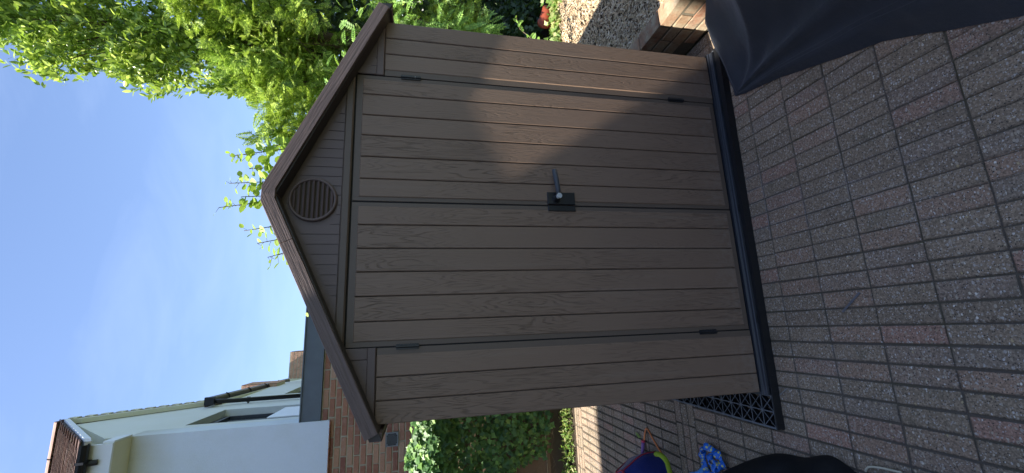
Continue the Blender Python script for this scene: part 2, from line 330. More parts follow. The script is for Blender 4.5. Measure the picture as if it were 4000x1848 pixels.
M['hazel'] = m_leaf('hazel_leaf', (.16,.28,.03), (.24,.36,.04), (.33,.42,.06), .5, .5)
M['ivy'] = m_leaf('ivy_leaf', (.030,.085,.022), (.06,.145,.032), (.14,.25,.055), .28, .48)
M['weed'] = m_leaf('weed_leaf', (.08,.17,.03), (.14,.24,.05), (.30,.30,.12), .4, .5)
M['fencewood'] = m_plank('weathered_fence', (.17,.115,.07), 1.2, .85, axis=0)
M['gravelboard'] = m_plain('gravel_board', (.10,.075,.055), .9, .2, nsc=15, namt=.3)
M['pot'] = m_plain('terracotta', (.24,.045,.018), .6, .4, nsc=20, namt=.12)
M['metalvent'] = m_plain('pale_metal', (.24,.25,.25), .4, .5)
M['ventdark'] = m_plain('vent_dark', (.02,.022,.025), .8)

# ------------------------------------------------------------------ ground, paving
g = MB().add([(-400,-400,-.05),(400,-400,-.05),(400,900,-.05),(-400,900,-.05)], [(0,1,2,3)]).obj('ground', M['ground']); tag(g, kind='structure')
ROTG = Matrix.Rotation(R(-.256), 4, 'Z'); ORI = Matrix.Translation((PV_X, PV_Y, 0)) @ ROTG @ Matrix.Translation((-PV_X, -PV_Y, 0))
paving = MB().add([(-2.6,-3.2,-.0034),(2.05,-3.2,-.0034),(2.05,2.88,-.0034),(-2.6,2.88,-.0034)], [(0,1,2,3)]).obj('paving', M['joint']); tag(paving, kind='structure')
cells = []
ylines = [PV_Y-PY*k for k in range(13, -1, -1)]+[.048,.253,.458,.663]
for a, b in zip(ylines[:-1], ylines[1:]):
    for k in range(-19, 48):
        x = PV_X-PX*(k+.5); cells.append((x, (a+b)/2, PX, b-a, 0))
for r_ in range(3):
    y = .663+PX*(r_+.5)
    for k in range(-6, 17):
        x = PV_X-PY*(k+.5)-(.08 if r_ % 2 else 0); cells.append((x, y, PY, PX, 1))
ylines = [.8715,1.068,1.264,1.458,1.652,1.846,2.042,2.240,2.455,2.655]
for a, b in zip(ylines[:-1], ylines[1:]):
    for k in range(-19, 48):
        x = PV_X-PX*(k+.5); cells.append((x, (a+b)/2, PX, b-a, 0))
for r_ in range(3):
    y = 2.655+.073*(r_+.5)
    for k in range(-6, 17):
        x = PV_X-PY*(k+.5)-(.1 if r_ % 2 else 0); cells.append((x, y, PY, .073, 1))
cells = [c for c in cells if c[0] < 2.02 and not (.12 < c[0] < 1.78 and .1 < c[1] < 1.75) and c[0] > -2.55]
def area(c):
    p = ORI @ Vector((c[0], c[1], 0))
    if not seen(p, 40): return 0
    if 0 < p.x < 1.84 and p.y > -.03: return 0
    if p.x > 1.62 and p.y < -.1: return 0
    q = proj(p); return c[2]*c[3]/q[2]**3
cells.sort(key=area, reverse=True)
pm = {}
for kind in (0, 1):
    for sh in range(3):
        m_ = MB(); dx = .0030+.0026*sh
        m_.slab(PX-dx if kind == 0 else PY-.005, (PY-.005) if kind == 0 else PX-dx,   .02, .0020); pm[kind, sh] = m_.mesh('paver', M['paver_band'] if kind else M['paver'])
field = {0: MB(), 1: MB()}
for i, c in enumerate(cells):
    z = -.02+random.uniform(-.0008, .0010)
    T = ORI @ Matrix.Translation((c[0]+random.uniform(-.0012,.0012), c[1]+random.uniform(-.0012,.0012), z)) @ Matrix.Rotation(R(random.gauss(0,.45)), 4, 'Z') @ Matrix.Rotation(random.uniform(-.010,.010), 4, 'X') @ Matrix.Rotation(random.uniform(-.018,.018), 4, 'Y')
    if i < 290 and area(c) > 0:
        o = link(bpy.data.objects.new('paver', pm[c[4], 0 if c[0] > .62 else (1 if c[0] > .3 else 2)]), paving); o.matrix_local = T @ Matrix.Diagonal((1, (c[3]-.005)/(PY-.005) if c[4] == 0 else 1, 1, 1))
    else:
        gp_ = .003 if c[0] > .62 else .0065; field[c[4]].slab(c[2]-gp_, c[3]-gp_, .02, .0020, T)
for k in field:
    o = field[k].obj('paver_field', M['paver_band'] if k else M['paver'], paving, fix=False); o['kind'] = 'stuff'

# ------------------------------------------------------------------ grid base under the shed
base = empty('shed_base', (-.165, -.033, 0), R(-.75)); tag(base, 'black interlocking plastic grid base under the brown shed', 'base')
CL = .0725; NC = 7
tile = MB(); TW = CL*NC
for k in range(NC+1):
    w_ = .004 if k in (0, NC) else .0024
    tile.box(k*CL-w_, k*CL+w_, 0, TW, .002, .037); tile.box(0, TW, k*CL-w_, k*CL+w_, .002, .0365)
for i in range(NC):
    for j in range(NC):
        for sgn in (1, -1):
            T = Matrix.Translation(((i+.5)*CL, (j+.5)*CL, 0)) @ Matrix.Rotation(sgn*math.pi/4, 4, 'Z'); h = CL*.7071
            tile.box(-h, h, -.0016, .0016, .012, .0362, T)
for i in range(NC+1):
    for j in range(NC+1):
        tile.disc((i*CL, j*CL, .032), .0065, .0052, 'Z', 8)
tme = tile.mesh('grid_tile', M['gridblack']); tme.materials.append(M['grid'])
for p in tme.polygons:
    if abs(p.normal.z) > .9 and p.center.z > .03: p.material_index = 1  # sky reflection on the rib tops painted in as a lighter colour
for i in range(4):
    for j in range(4):
        if i in (1, 2) and j > 1: continue
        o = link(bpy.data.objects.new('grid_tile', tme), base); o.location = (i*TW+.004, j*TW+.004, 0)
f_ = MB(); f_.box(0, 4*TW+.01, -.006, .002, 0, .041); f_.box(.20, 4*TW+.01, .002, .03, .030, .0415)
for k in range(28): f_.box(k*CL+.02, k*CL+.028, -.008, -.005, .004, .03)
f_.obj('front_skirt', M['gridblack'], base)
f_ = MB().box(-.004, .002, 0, 4*TW, 0, .012)
for k in range(14): f_.box(-.012, -.003, k*CL*2+.05, k*CL*2+.075, 0, .012)
f_.obj('side_clip', M['gridblack'], base)

# ------------------------------------------------------------------ the shed
SW = 1.8435; CX = SW/2; DL, DR = .2985, 1.545; ZB, ZW = .070, 1.855; ZD0, ZD1 = .0735, 1.977
shed = empty('garden_shed', (CX, .9, .04)); tag(shed, 'brown wood effect plastic garden shed with closed double doors and a gabled roof', 'shed')
SO = Vector((CX, .9, .04))
def sp(mb, name, m, parent=None, **k):
    mb.v = [tuple(Vector(v)-SO) for v in mb.v]; return mb.obj(name, m, parent or shed, **k)
sp(MB().box(.012, SW-.012, .012, 1.80, ZB, 1.86), 'side_wall', M['groove'])
sp(MB().poly_ext([(.02, .02, 1.84), (SW-.02, .02, 1.84), (CX, .02, 2.25)], (0, 1.76, 0)), 'gable_core', M['groove'])
# frame flanges behind the planks (fixed walls)
def slabY(x0, x1, z0, z1, yf, t, c=.003):
    m_ = MB(); T = Matrix.Translation(((x0+x1)/2, yf+t, (z0+z1)/2)) @ Matrix.Rotation(R(90), 4, 'X'); m_.slab(x1-x0, z1-z0, t, c, T); return m_
def plank(x0, x1, z0, z1, parent, yf=0.0):
    m_ = slabY(x0+.0016, x1-.0016, z0, z1, yf, .012, .0032); return sp(m_, 'plank', M['plank'], parent)
wl = empty('left_wall', (0, 0, 0), parent=shed); wr = empty('right_wall', (0, 0, 0), parent=shed)
for a, b in ((0, .089), (.089, .180), (.180, .269)): plank(a, b, ZB, ZW, wl)
for a, b in ((1.577, 1.665), (1.665, 1.753), (1.753, SW)): plank(a, b, ZB, ZW, wr)
sp(slabY(.265, .2945, ZB, ZW, .0035, .01, .001), 'door_jamb', M['frame'], wl); sp(slabY(1.549, 1.581, ZB, ZW, .0035, .01, .001), 'door_jamb', M['frame'], wr)
sp(MB().box(.293, .3, .008, .02, ZB, 2.0).box(1.5435, 1.551, .008, .02, ZB, 2.0).box(.293, 1.551, .010, .0124, 1.9775, 1.992).box(CX-.008, CX+.008, .0095, .0118, ZB, 1.976), 'door_gap', M['recess'])
def door(x0, x1, planks, label, hx, hs):
    d = empty('door', parent=shed); tag(d, label)
    # stiles and rails
    top = .026; st = .0215; s_in = .019
    xi0 = planks[0]; xi1 = planks[-1]
    sp(slabY(x0, xi0+.003, ZD0, ZD1, .0035, .012, .001), 'stile', M['frame'], d); sp(slabY(xi1-.003, x1, ZD0, ZD1, .0035, .012, .001), 'stile', M['frame'], d)
    sp(slabY(xi0-.001, xi1+.001, ZD1-top-.004, ZD1, .0028, .012, .001), 'rail', M['frame'], d); sp(slabY(xi0-.001, xi1+.001, ZD0, ZD0+.030, .0028, .012, .001), 'rail', M['frame'], d)
    for a, b in zip(planks[:-1], planks[1:]): plank(a, b, ZD0+.026, ZD1-top-.001, d, -.001)
    for z in (1.733, .310):
        h = MB().tube([(hx, -.004, z-.047), (hx, -.004, z+.047)], .0058, 10).box(hx-.011, hx+.011, -.003, .003, z-.045, z+.045)
        sp(h, 'hinge', M['hinge'], d); 
        if z > 1 and hs > 0: sp(MB().tube([(hx, -.004, z-.020), (hx, -.004, z-.0185)], .0062, 10), 'hinge_ring', M['silver'], d)
    return d
dl = door(.3005, CX-.0036, [.320,.402,.506,.609,.711,.816,.901], 'left shed door without the lever', .2965, -1)
dr = door(CX+.0036, 1.5435, [.942,1.028,1.133,1.237,1.338,1.444,1.524], 'right shed door carrying the lever handle', 1.5475, 1)
# handle
ha = empty('door_handle', parent=shed)
sp(slabY(.926, .986, .950, 1.088, -.012, .012, .002), 'lock_plate', M['hinge'], ha); sp(slabY(.893, .919, .950, 1.087, -.010, .010, .002), 'strike_plate', M['hinge'], ha)
sp(MB().tube([(.951, -.012, 1.046), (.951, -.024, 1.046), (.952, -.048, 1.046)], [.021, .016, .0145], 16), 'handle_boss', M['hinge'], ha, smooth=False)
sp(MB().tube([(.952, -.050, 1.046), (.985, -.056, 1.049), (1.03, -.058, 1.055), (1.083, -.057, 1.062)], [.0105, .0115, .0125, .0115], 14), 'lever', M['bar'], ha, smooth=True)
sp(MB().disc((.952, -.050, 1.046), .0128, .016, 'Y', 20), 'end_cap', M['silver'], ha, bevel=.0012)
# floor sill under the walls
s_ = MB(); prof = [(-.002,.068),(-.010,.067),(-.0125,.059),(-.021,.056),(-.025,.058),(-.029,.055),(-.031,.042),(.0,.042)]
s_.poly_ext([(-.012, y, z) for y, z in prof], (SW+.026, 0, 0)); s_.v = [tuple(v) for v in s_.v]
sp(s_, 'floor_sill', M['sill'], bevel=.002)
sp(MB().box(-.012, SW+.014, .001, 1.82, .041, .066), 'floor', M['sill'], bevel=.004)
for x in (.35, .92, 1.5):
    sp(MB().box(x-.02, x+.02, -.0315, -.029, .043, .0535), 'floor_clip', M['hinge'])
# header and gable
sp(slabY(.2975, 1.5465, 1.984, 2.020, -.008, .03, .006), 'header', M['frame'])
import bmesh
def gable():
    # flat gable with raised boards between grooves
    zr = lambda x: 2.245-.487*abs(x-CX)
    xs = [CX+(.0432*(k+.5)) for k in range(-20, 20)]
    edges = [.004]+[x for x in xs if .012 < x < SW-.012]+[SW-.004]
    for a, b in zip(edges[:-1], edges[1:]):
        c = (a+b)/2; inside = DL-.003 < c < DR+.003; zlo = 2.021 if inside else 1.892; 
        za, zb_ = min(zr(a+.001), 2.24), min(zr(b-.001), 2.24)
        if max(za, zb_) <= zlo+.004: continue
        za = max(za, zlo+.002); zb_ = max(zb_, zlo+.002)
        cuts = [(zlo, None)]
        # boards interrupted by the round vent
        dx = min(abs(a-CX), abs(b-CX)) if (a-CX)*(b-CX) > 0 else 0
        r = .098
        segs = [(zlo, zlo, za, zb_)]
        if dx < r:
            hh = math.sqrt(r*r-dx*dx); segs = [(zlo, zlo, 2.132-hh, 2.132-hh)]
            if min(za, zb_) > 2.132+hh+.004: segs.append((2.132+hh, 2.132+hh, za, zb_))
        for s0, s1, e0, e1 in segs:
            m_ = MB(); x0, x1 = a+.0024, b-.0024
            m_.poly_ext([(x0, -.0035, s0), (x1, -.0035, s1), (x1, -.0035, e1), (x0, -.0035, e0)], (0, .01, 0)); sp(m_, 'gable_board', M['gable'])
gable()
sp(MB().poly_ext([(.31, 0, 2.021), (SW-.31, 0, 2.021), (CX, 0, 2.262)], (0, .012, 0)).poly_ext([(.003, 0, 1.893), (.2965, 0, 1.893), (.2965, 0, 1.99), (.003, 0, 1.90)], (0, .012, 0)).poly_ext([(SW-.003, 0, 1.893), (1.5475, 0, 1.893), (1.5475, 0, 1.99), (SW-.003, 0, 1.90)], (0, .012, 0)), 'gable_panel', M['gable'])
sp(MB().box(.2965, 1.5475, .0125, .03, 1.86, 2.02), 'door_head', M['recess'])
for x0, x1 in ((.001, .2965), (1.5475, SW-.001)):
    sp(slabY(x0, x1, ZW+.003, 1.892, -.0045, .012), 'gable_band', M['gable'])
sp(slabY(.2505, .2965, 1.893, 1.984, -.0045, .012), 'gable_band', M['gable']); sp(slabY(1.5475, 1.5935, 1.893, 1.984, -.0045, .012), 'gable_band', M['gable'])
# embossed maker's word on the header
fc = bpy.data.curves.new('emboss', 'FONT'); fc.body = 'KETER'; fc.size = .020; fc.extrude = .0007; fc.align_x = 'CENTER'
fo = bpy.data.objects.new('embossed_word', fc); dg = bpy.context.evaluated_depsgraph_get(); COL.objects.link(fo); dg.update()
me = bpy.data.meshes.new_from_object(fo.evaluated_get(dg)); bpy.data.objects.remove(fo); me.materials.clear(); me.materials.append(M['frame'])
o = link(bpy.data.objects.new('embossed_word', me), shed); o.location = Vector((.372, -.0085, 1.995))-SO; o.rotation_euler = (R(90), 0, 0)
# round vent
ve = empty('gable_vent', parent=shed); VC = (CX, -.004, 2.132)
ring = MB(); n = 40
for k in range(n):
    pass
vs = []; prof = [(.084, -.001), (.084, -.008), (.088, -.013), (.094, -.012), (.0975, -.006), (.0975, .001)]
for k in range(n):
    an = 2*math.pi*k/n
    for r, y in prof: vs.append((CX+r*math.cos(an), VC[1]+y, 2.132+r*math.sin(an)))
p_ = len(prof); fs = [(k*p_+i, ((k+1)%n)*p_+i, ((k+1)%n)*p_+i+1, k*p_+i+1) for k in range(n) for i in range(p_-1)]
sp(MB().add(vs, fs), 'vent_ring', M['gable'], ve, smooth=True)
sp(MB().disc((CX, -.0036, 2.132), .0845, .0008, 'Y', 32), 'vent_back', M['groove'], ve)
for k in range(9):
    z = 2.132+(k-4)*.0187; hw = math.sqrt(max(.0002, .0845**2-(z-2.132)**2))
    T = Matrix.Translation((CX, -.0105, z)) @ Matrix.Rotation(R(42), 4, 'X')
    sp(MB().box(-hw, hw, -.0078, .0078, -.0016, .0016, T), 'louvre', M['gable'], ve)
# bargeboards: section swept along the roof edge
def barge(pts, name, label=None, joint=None):
    m_ = MB(); n_ = len(pts)
    # section: outward normal offset o (0 top .. -w bottom), y from front to back; several grooves give the carved grain
    sec = [(0, .0), (0, -.0805), (-.0015, -.0823), (-.0500, -.0822), (-.0515, -.081), (-.0515, -.062), (-.051, -.01), (-.051, 0)]
    q = len(sec)
    for (x, z, nx, nz) in pts:
        for o_, y in sec: m_.v.append((x+nx*o_, y, z+nz*o_))
    for i in range(n_-1):
        for k in range(q):
            m_.f.append((i*q+k, (i+1)*q+k, (i+1)*q+(k+1)%q, i*q+(k+1)%q))
    m_.f.append(tuple(range(q))); m_.f.append(tuple((n_-1)*q+k for k in range(q))[::-1])
    o_ = sp(m_, name, M['rake'])
    return o_
SL = .470; nl = math.hypot(SL, 1); nR = (SL/nl, 1/nl); nL = (-SL/nl, 1/nl)
xa = .032
zt = 2.306; zline = lambda x: zt+.017-SL*abs(x-CX-.0)+.010*abs(x-CX)
def miter(na, nb):
    m = Vector((na[0]+nb[0], na[1]+nb[1])).normalized(); s = 1/m.dot(Vector(na)); return (m.x*s, m.y*s)
ft = (0, 1); mL = miter(nL, ft); mR = miter(nR, ft)
zc = zline(CX+xa)
def endp(x, n_): return (x, zline(x), n_[0], n_[1])
barge([endp(-.037, nL), endp(.712, nL)], 'bargeboard'); barge([endp(.7145, nL), (CX-xa, zc, *mL), (CX+xa, zc, *mR), endp(SW+.037, nR)], 'bargeboard')
rf = MB()
for sgn in (-1, 1):
    p0 = (CX+sgn*(CX+.045), -.07, zline(-.045)-.012); 
    rf.poly_ext([(CX, -.07, zc-.004), p0, (p0[0], p0[1], p0[2]-.045), (CX, -.07, zc-.05)], (0, 1.98, 0))
sp(rf, 'roof', M['roofsheet'])
for sgn in (-1, 1):
    x = CX+sgn*(CX+.03); sp(MB().box(x-.012, x+.012, -.06, 1.88, zline(-.045)-.055, zline(-.045)-.012), 'eave_trim', M['rake'])
    xx = CX+sgn*(CX+.004); sp(MB().add([(CX+sgn*CX, -.002, ZW), (CX+sgn*(CX+.03), -.002, 1.872), (CX+sgn*CX, -.002, 1.90), (CX+sgn*CX, .05, ZW), (CX+sgn*(CX+.03), .05, 1.872), (CX+sgn*CX, .05, 1.90)], [(0,1,2),(3,5,4),(0,1,4,3),(1,2,5,4),(2,0,3,5)]), 'eave_bracket', M['roofsheet'])

# ------------------------------------------------------------------ brick outbuilding with grey fascia (behind, left)
YB = 4.0
out_ = empty('brick_outbuilding', (-1.0, 4.1, 0)); tag(out_, 'red brick flat roofed outbuilding with a grey fascia board and a square air vent', 'outbuilding')
OO = Vector((-1.0, 4.1, 0))
def op(mb, name, m, parent=None, **k):
    mb.v = [tuple(Vector(v)-OO) for v in mb.v]; return mb.obj(name, m, parent or out_, **k)
op(MB().box(-3.2, .9, YB+.008, YB+2.0, 0, 2.86), 'wall', M['mortar'])
bw, bh = .212, .062; bmes = []
for s_ in range(3):
    m_ = MB(); m_.slab(bw-.002*s_, bh-.0008*s_, .016+.0015*s_, .004, Matrix.Rotation(R(90), 4, 'X')); bmes.append(m_.mesh('brick', M['brick']))
cnt = 0
wallo = out_.children[0]
for r_ in range(37, -1, -1):
    z = 2.855-.0765*(37-r_+.5)
    if z < 1.35: break
    for k in range(18):
        x = -2.55+.2275*k+(.1137 if r_ % 2 else 0)+random.uniform(-.003,.003)
        if x > .6: continue
        o = link(bpy.data.objects.new('brick', bmes[random.randrange(3)]), wallo); o.location = Vector((x, YB+.012, z)); o.location -= OO*0 
        o.location = Vector((x, YB+.012, z))-OO; o.rotation_euler = (0, random.gauss(0, .006), random.gauss(0, .006)); cnt += 1
f_ = MB().box(-.64, .95, YB-.03, YB+.03, 2.862, 3.085); op(f_, 'fascia_board', M['fascia'], bevel=.003)
op(MB().box(-.64, .95, YB-.045, YB+2.0, 3.086, 3.10), 'roof_edge_trim', M['fascia'])
v_ = empty('air_vent', parent=out_)
fr = MB(); x0, x1, z0, z1 = -1.006, -.842, 1.943, 2.096; 
for a in ((x0, x1, z0, z0+.012), (x0, x1, z1-.012, z1), (x0, x0+.012, z0+.012, z1-.012), (x1-.012, x1, z0+.012, z1-.012)): fr.box(a[0], a[1], YB-.022, YB+.02, a[2], a[3])
op(fr, 'vent_frame', M['metalvent'], v_); op(MB().box(x0+.01, x1-.01, YB-.011, YB+.012, z0+.01, z1-.01), 'vent_back', M['ventdark'], v_)
for k in range(12):
    z = z0+.018+k*.0108; hw = math.sqrt(max(.0001, .068**2-(z-(z0+z1)/2)**2)); xm = (x0+x1)/2
    op(MB().box(xm-hw, xm+hw, YB-.018, YB-.008, z-.0016, z+.0016), 'louvre', M['metalvent'], v_)
for sx in (-1, 1):
    for sz in (-1, 1): op(MB().box((x0+x1)/2+sx*.062-.012, (x0+x1)/2+sx*.062+.012, YB-.016, YB-.0105, (z0+z1)/2+sz*.058-.010, (z0+z1)/2+sz*.058+.010), 'corner_plate', M['metalvent'], v_)

# ------------------------------------------------------------------ white rendered house
ho = empty('rendered_house', (-2.0, 4.5, 0)); tag(ho, 'white rendered house with a brown tiled roof, black gutters and brick chimneys', 'house')
HO = Vector((-2.0, 4.5, 0)); XB = -.635; YA = 3.95
def hp(mb, name, m, parent=None, **k):
    mb.v = [tuple(Vector(v)-HO) for v in mb.v]; return mb.obj(name, m, parent or ho, **k)
hp(MB().box(-5.0, XB-.001, YA, YA+.3, 2.755, 4.84), 'front_wall', M['render'])
for k in range(24):
    hp(MB().slab(.066, .05, .012, .003, Matrix.Translation((XB-.045-.0765*k, YA+.022, 2.7545)) @ Matrix.Rotation(R(180), 4, 'X')), 'brick', M['brick'], ho.children[0])
# side gable wall with window openings: build by strips round the openings
W1 = (4.40, 5.52, 3.0, 4.50); W2 = (7.02, 8.1, 3.0, 4.13)
def side_wall(y0, y1, ztop, holes, t=.16):
    m_ = MB(); ys = sorted(set([y0, y1]+[h for H in holes for h in H[:2]]))
    for a, b in zip(ys[:-1], ys[1:]):
        hh = [H for H in holes if H[0] <= a and H[1] >= b]
        zs = [(2.9, hh[0][2]), (hh[0][3], None)] if hh else [(2.9, None)]
        for z0, z1 in zs:
            n_ = max(1, int((b-a)/.3)) if z1 is None else 1
            for i in range(n_):
                p, q = a+(b-a)*i/n_, a+(b-a)*(i+1)/n_
                za = z1 if z1 is not None else ztop(p); zb_ = z1 if z1 is not None else ztop(q)
                m_.poly_ext([(XB, p, z0), (XB, q, z0), (XB, q, zb_), (XB, p, za)], (-t, 0, 0))
    return m_
RY, RZ = 5.19, 6.20
def ztop(y): return 4.86+.87*(y-3.72)-.0 if y < RY else 6.139-1.20*(y-RY)
hp(side_wall(YA+.301, 6.15, lambda y: min(ztop(y), 6.12), [W1]), 'gable_wall', M['render2'])
hp(MB().poly_ext([(XB, YA, 4.841), (XB, YA+.3, 4.841), (XB, YA+.3, ztop(YA+.3)), (XB, YA, ztop(YA))], (-.3, 0, 0)), 'wall_corner', M['render2'])
hp(side_wall(6.151, 9.4, lambda y: 4.80, [W2]), 'rear_wall', M['render2'])
def window(W, open_=False):
    wi = empty('window', parent=ho); y0, y1, z0, z1 = W; xr = XB-.115; fw = .055
    m_ = MB()
    for a in ((y0, y1, z1-fw, z1), (y0, y1, z0, z0+fw), (y0, y0+fw, z0+fw, z1-fw), (y1-fw, y1, z0+fw, z1-fw)): m_.box(xr-.03, xr+.02, a[0], a[1], a[2], a[3])
    hp(m_, 'frame', M['winframe'], wi, bevel=.004)
    m_ = MB(); b = fw+.012
    for a in ((y0+b, y1-b, z1-b-.04, z1-b), (y0+b, y1-b, z0+b, z0+b+.04), (y0+b, y0+b+.04, z0+b+.04, z1-b-.04), (y1-b-.04, y1-b, z0+b+.04, z1-b-.04)): m_.box(xr-.02, xr+.03, a[0], a[1], a[2], a[3])
    hp(m_, 'sash', M['winframe'], wi, bevel=.004)
    hp(MB().box(xr-.01, xr, y0+b+.03, y1-b-.03, z0+b+.03, z1-b-.03), 'pane', M['glass'], wi)
    hp(MB().box(XB-.115, XB+.05, y0-.03, y1+.03, z0-.05, z0), 'sill', M['whitetrim'], wi)
    return wi
w1 = window(W1); window(W2)
hp(MB().box(XB-.01, XB+.004, 4.50, 5.3, 3.03, 3.62, Matrix.Translation((0,0,0))), 'sky_white_open_sash', M['whitetrim'], w1)  # white colour stands in for sky reflected in the open casement
# front eave: soffit, fascia, gutter, roof
hp(MB().box(-5, XB+.0, 3.66, YA-.001, 4.800, 4.815), 'soffit', M['soffit'])
hp(MB().box(-5, XB+.0, 3.632, 3.659, 4.795, 5.0), 'fascia', M['whitetrim'])
hp(MB().poly_ext([(XB+.002, 3.66, 4.8), (XB+.002, YA, 4.8), (XB+.002, YA, 4.87), (XB+.002, 3.9, 4.92), (XB+.002, 3.66, 4.9)], (.02, 0, 0)), 'box_end', M['whitetrim'])
def half_gutter(p0, p1, r=.055, name='gutter'):
    p0, p1 = Vector(p0), Vector(p1); t = (p1-p0).normalized(); u = t.cross(Vector((0,0,1))).normalized(); m_ = MB(); n_ = 9
    for rr in (r, r-.004):
        for p in (p0, p1):
            for k in range(n_):
                an = math.pi*k/(n_-1); m_.v.append(tuple(p+u*rr*math.cos(an)-Vector((0,0,1))*rr*math.sin(an)))
    for k in range(n_-1):
        m_.f += [(k, k+1, n_+k+1, n_+k), (2*n_+k, 3*n_+k, 3*n_+k+1, 2*n_+k+1), (k, 2*n_+k, 2*n_+k+1, k+1), (n_+k, n_+k+1, 3*n_+k+1, 3*n_+k)]
    m_.f += [(0, n_, 3*n_, 2*n_), (n_-1, 3*n_-1, 4*n_-1, 2*n_-1)]
    m_.f += [tuple(2*n_+k for k in range(n_))]
    return hp(m_, name, M['gutter'])
half_gutter((-5, 3.575, 5.02), (XB+.02, 3.575, 5.02))
for x in (-.78, -1.05, -1.6, -2.2): hp(MB().box(x-.012, x+.012, 3.51, 3.635, 4.955, 5.025), 'gutter_bracket', M['gutter'])
hp(MB().tube([(-.80, 3.60, 4.98), (-.80, 3.625, 4.90)], .028, 10), 'outlet_pipe', M['gutter'])
# roof slopes
E0, E1 = (3.60, 5.045), (RY, 6.30)
hp(MB().poly_ext([(XB+.04, E0[0], E0[1]-.02), (XB+.04, E1[0], E1[1]-.03), (XB+.04, E1[0], E1[1]-.06), (XB+.04, E0[0]+.05, E0[1]-.05)], (-4.4, 0, 0)), 'roof_deck', M['whitetrim'])
rr_ = ((E1[0]-E0[0]), (E1[1]-E0[1])); sl = math.hypot(*rr_); ca, sa = rr_[0]/sl, rr_[1]/sl
tm = MB(); tm.slab(.163, .26, .013, .003); tme = tm.mesh('roof_tile', M['tile'])
nrow = int(sl/.1); tang = math.atan2(sa, ca)
roofo = [c for c in ho.children if c.name.startswith('roof_deck')][0]
for r_ in range(nrow+1):
    for k in range(14):
        s_ = r_*.1+.11; x = XB+.055-.083-.166*k-(.083 if r_ % 2 else 0)
        p = Vector((x, E0[0]+s_*ca, E0[1]+s_*sa))
        o = link(bpy.data.objects.new('roof_tile', tme), roofo); o.location = p-HO; o.rotation_euler = (tang-R(5.5)+random.gauss(0,.008), random.gauss(0,.008), random.gauss(0,.006))
        o.location.z += .006
for k in range(7):
    x = XB+.05-.45*k; m_ = MB(); nn = 9; 
    for xx in (x, x-.44):
        for r in (.125, .108):
            for j in range(nn):
                an = R(20)+R(140)*j/(nn-1); m_.v.append((xx, RY+.02+r*math.cos(an), 6.245+r*math.sin(an)))
    for j in range(nn-1): m_.f += [(j, j+1, 2*nn+j+1, 2*nn+j), (nn+j, 3*nn+j, 3*nn+j+1, nn+j+1), (j, nn+j, nn+j+1, j+1), (2*nn+j, 2*nn+j+1, 3*nn+j+1, 3*nn+j)]
    hp(m_, 'ridge_tile', M['ridge'])
    hp(MB().tube([(x-.445, RY+.02+.128*math.cos(a_), 6.245+.128*math.sin(a_)) for a_ in [R(15)+R(150)*j/8 for j in range(9)]], .006, 5), 'ridge_joint', M['ventdark'])
# rear slope and verges
hp(MB().poly_ext([(XB+.07, RY, 6.31), (XB+.07, 6.25, 5.0), (XB+.07, 6.21, 4.93), (XB+.07, RY, 6.21)], (-4.4, 0, 0)), 'rear_roof', M['tile'])
hp(MB().poly_ext([(XB+.075, 3.60, 5.035), (XB+.075, RY, 6.275), (XB+.075, RY, 6.215), (XB+.075, 3.60, 4.975)], (-.03, 0, 0)), 'verge_board', M['whitetrim'])
hp(MB().poly_ext([(XB+.068, RY, 6.205), (XB+.068, 6.2, 4.95), (XB+.068, 6.12, 4.90), (XB+.068, RY, 6.08)], (-.06, 0, 0)), 'verge_board', M['soffit'])
for k in range(11):
    y = RY+.02+k*.098; z = 6.315-1.248*(y-RY); hp(MB().box(XB+.0, XB+.082, y, y+.09, z-.14, z-.045), 'verge_tile', M['soffit'])
# rear wing gutter, downpipe
GA, GB = Vector((-.54, 5.90, 4.90)), Vector((-.66, 10.0, 4.90))
half_gutter(GA, GB, .06)
hp(MB().box(-.60, -.48, 5.84, 5.90, 4.80, 4.93), 'gutter_end', M['gutter'])
hp(MB().poly_ext([(-.70, 6.2, 4.80), (-.57, 6.2, 4.80), (-.66, 9.3, 4.80), (-.80, 9.3, 4.80)], (0, 0, .02)), 'soffit', M['soffit'])
hp(MB().poly_ext([(-.60, 5.95, 4.93), (-.70, 9.3, 4.93), (-3.2, 9.3, 5.5), (-3.2, 5.95, 5.5)], (0, 0, .03)), 'wing_roof', M['tile'])
for t in (.15, .38, .6, .82):
    p = GA.lerp(GB, t); m_ = MB().tube([(p.x+.065*math.cos(a), p.y, p.z-.065*math.sin(a)) for a in [math.pi*k/8 for k in range(9)]], .008, 5); hp(m_, 'gutter_bracket', M['gutter'])
PD = Vector((-.555, 5.93, 4.85))
hp(MB().tube([PD, PD+Vector((-.005, .02, -.1)), (-.575, 6.05, 4.6), (-.585, 6.2, 3.0)], .034, 12), 'downpipe', M['gutter'], smooth=True)
hp(MB().tube([(-.577, 6.09, 4.42), (-.577, 6.09, 4.38)], .042, 12).box(-.64, -.56, 6.08, 6.10, 4.39, 4.41), 'pipe_clip', M['gutter'])
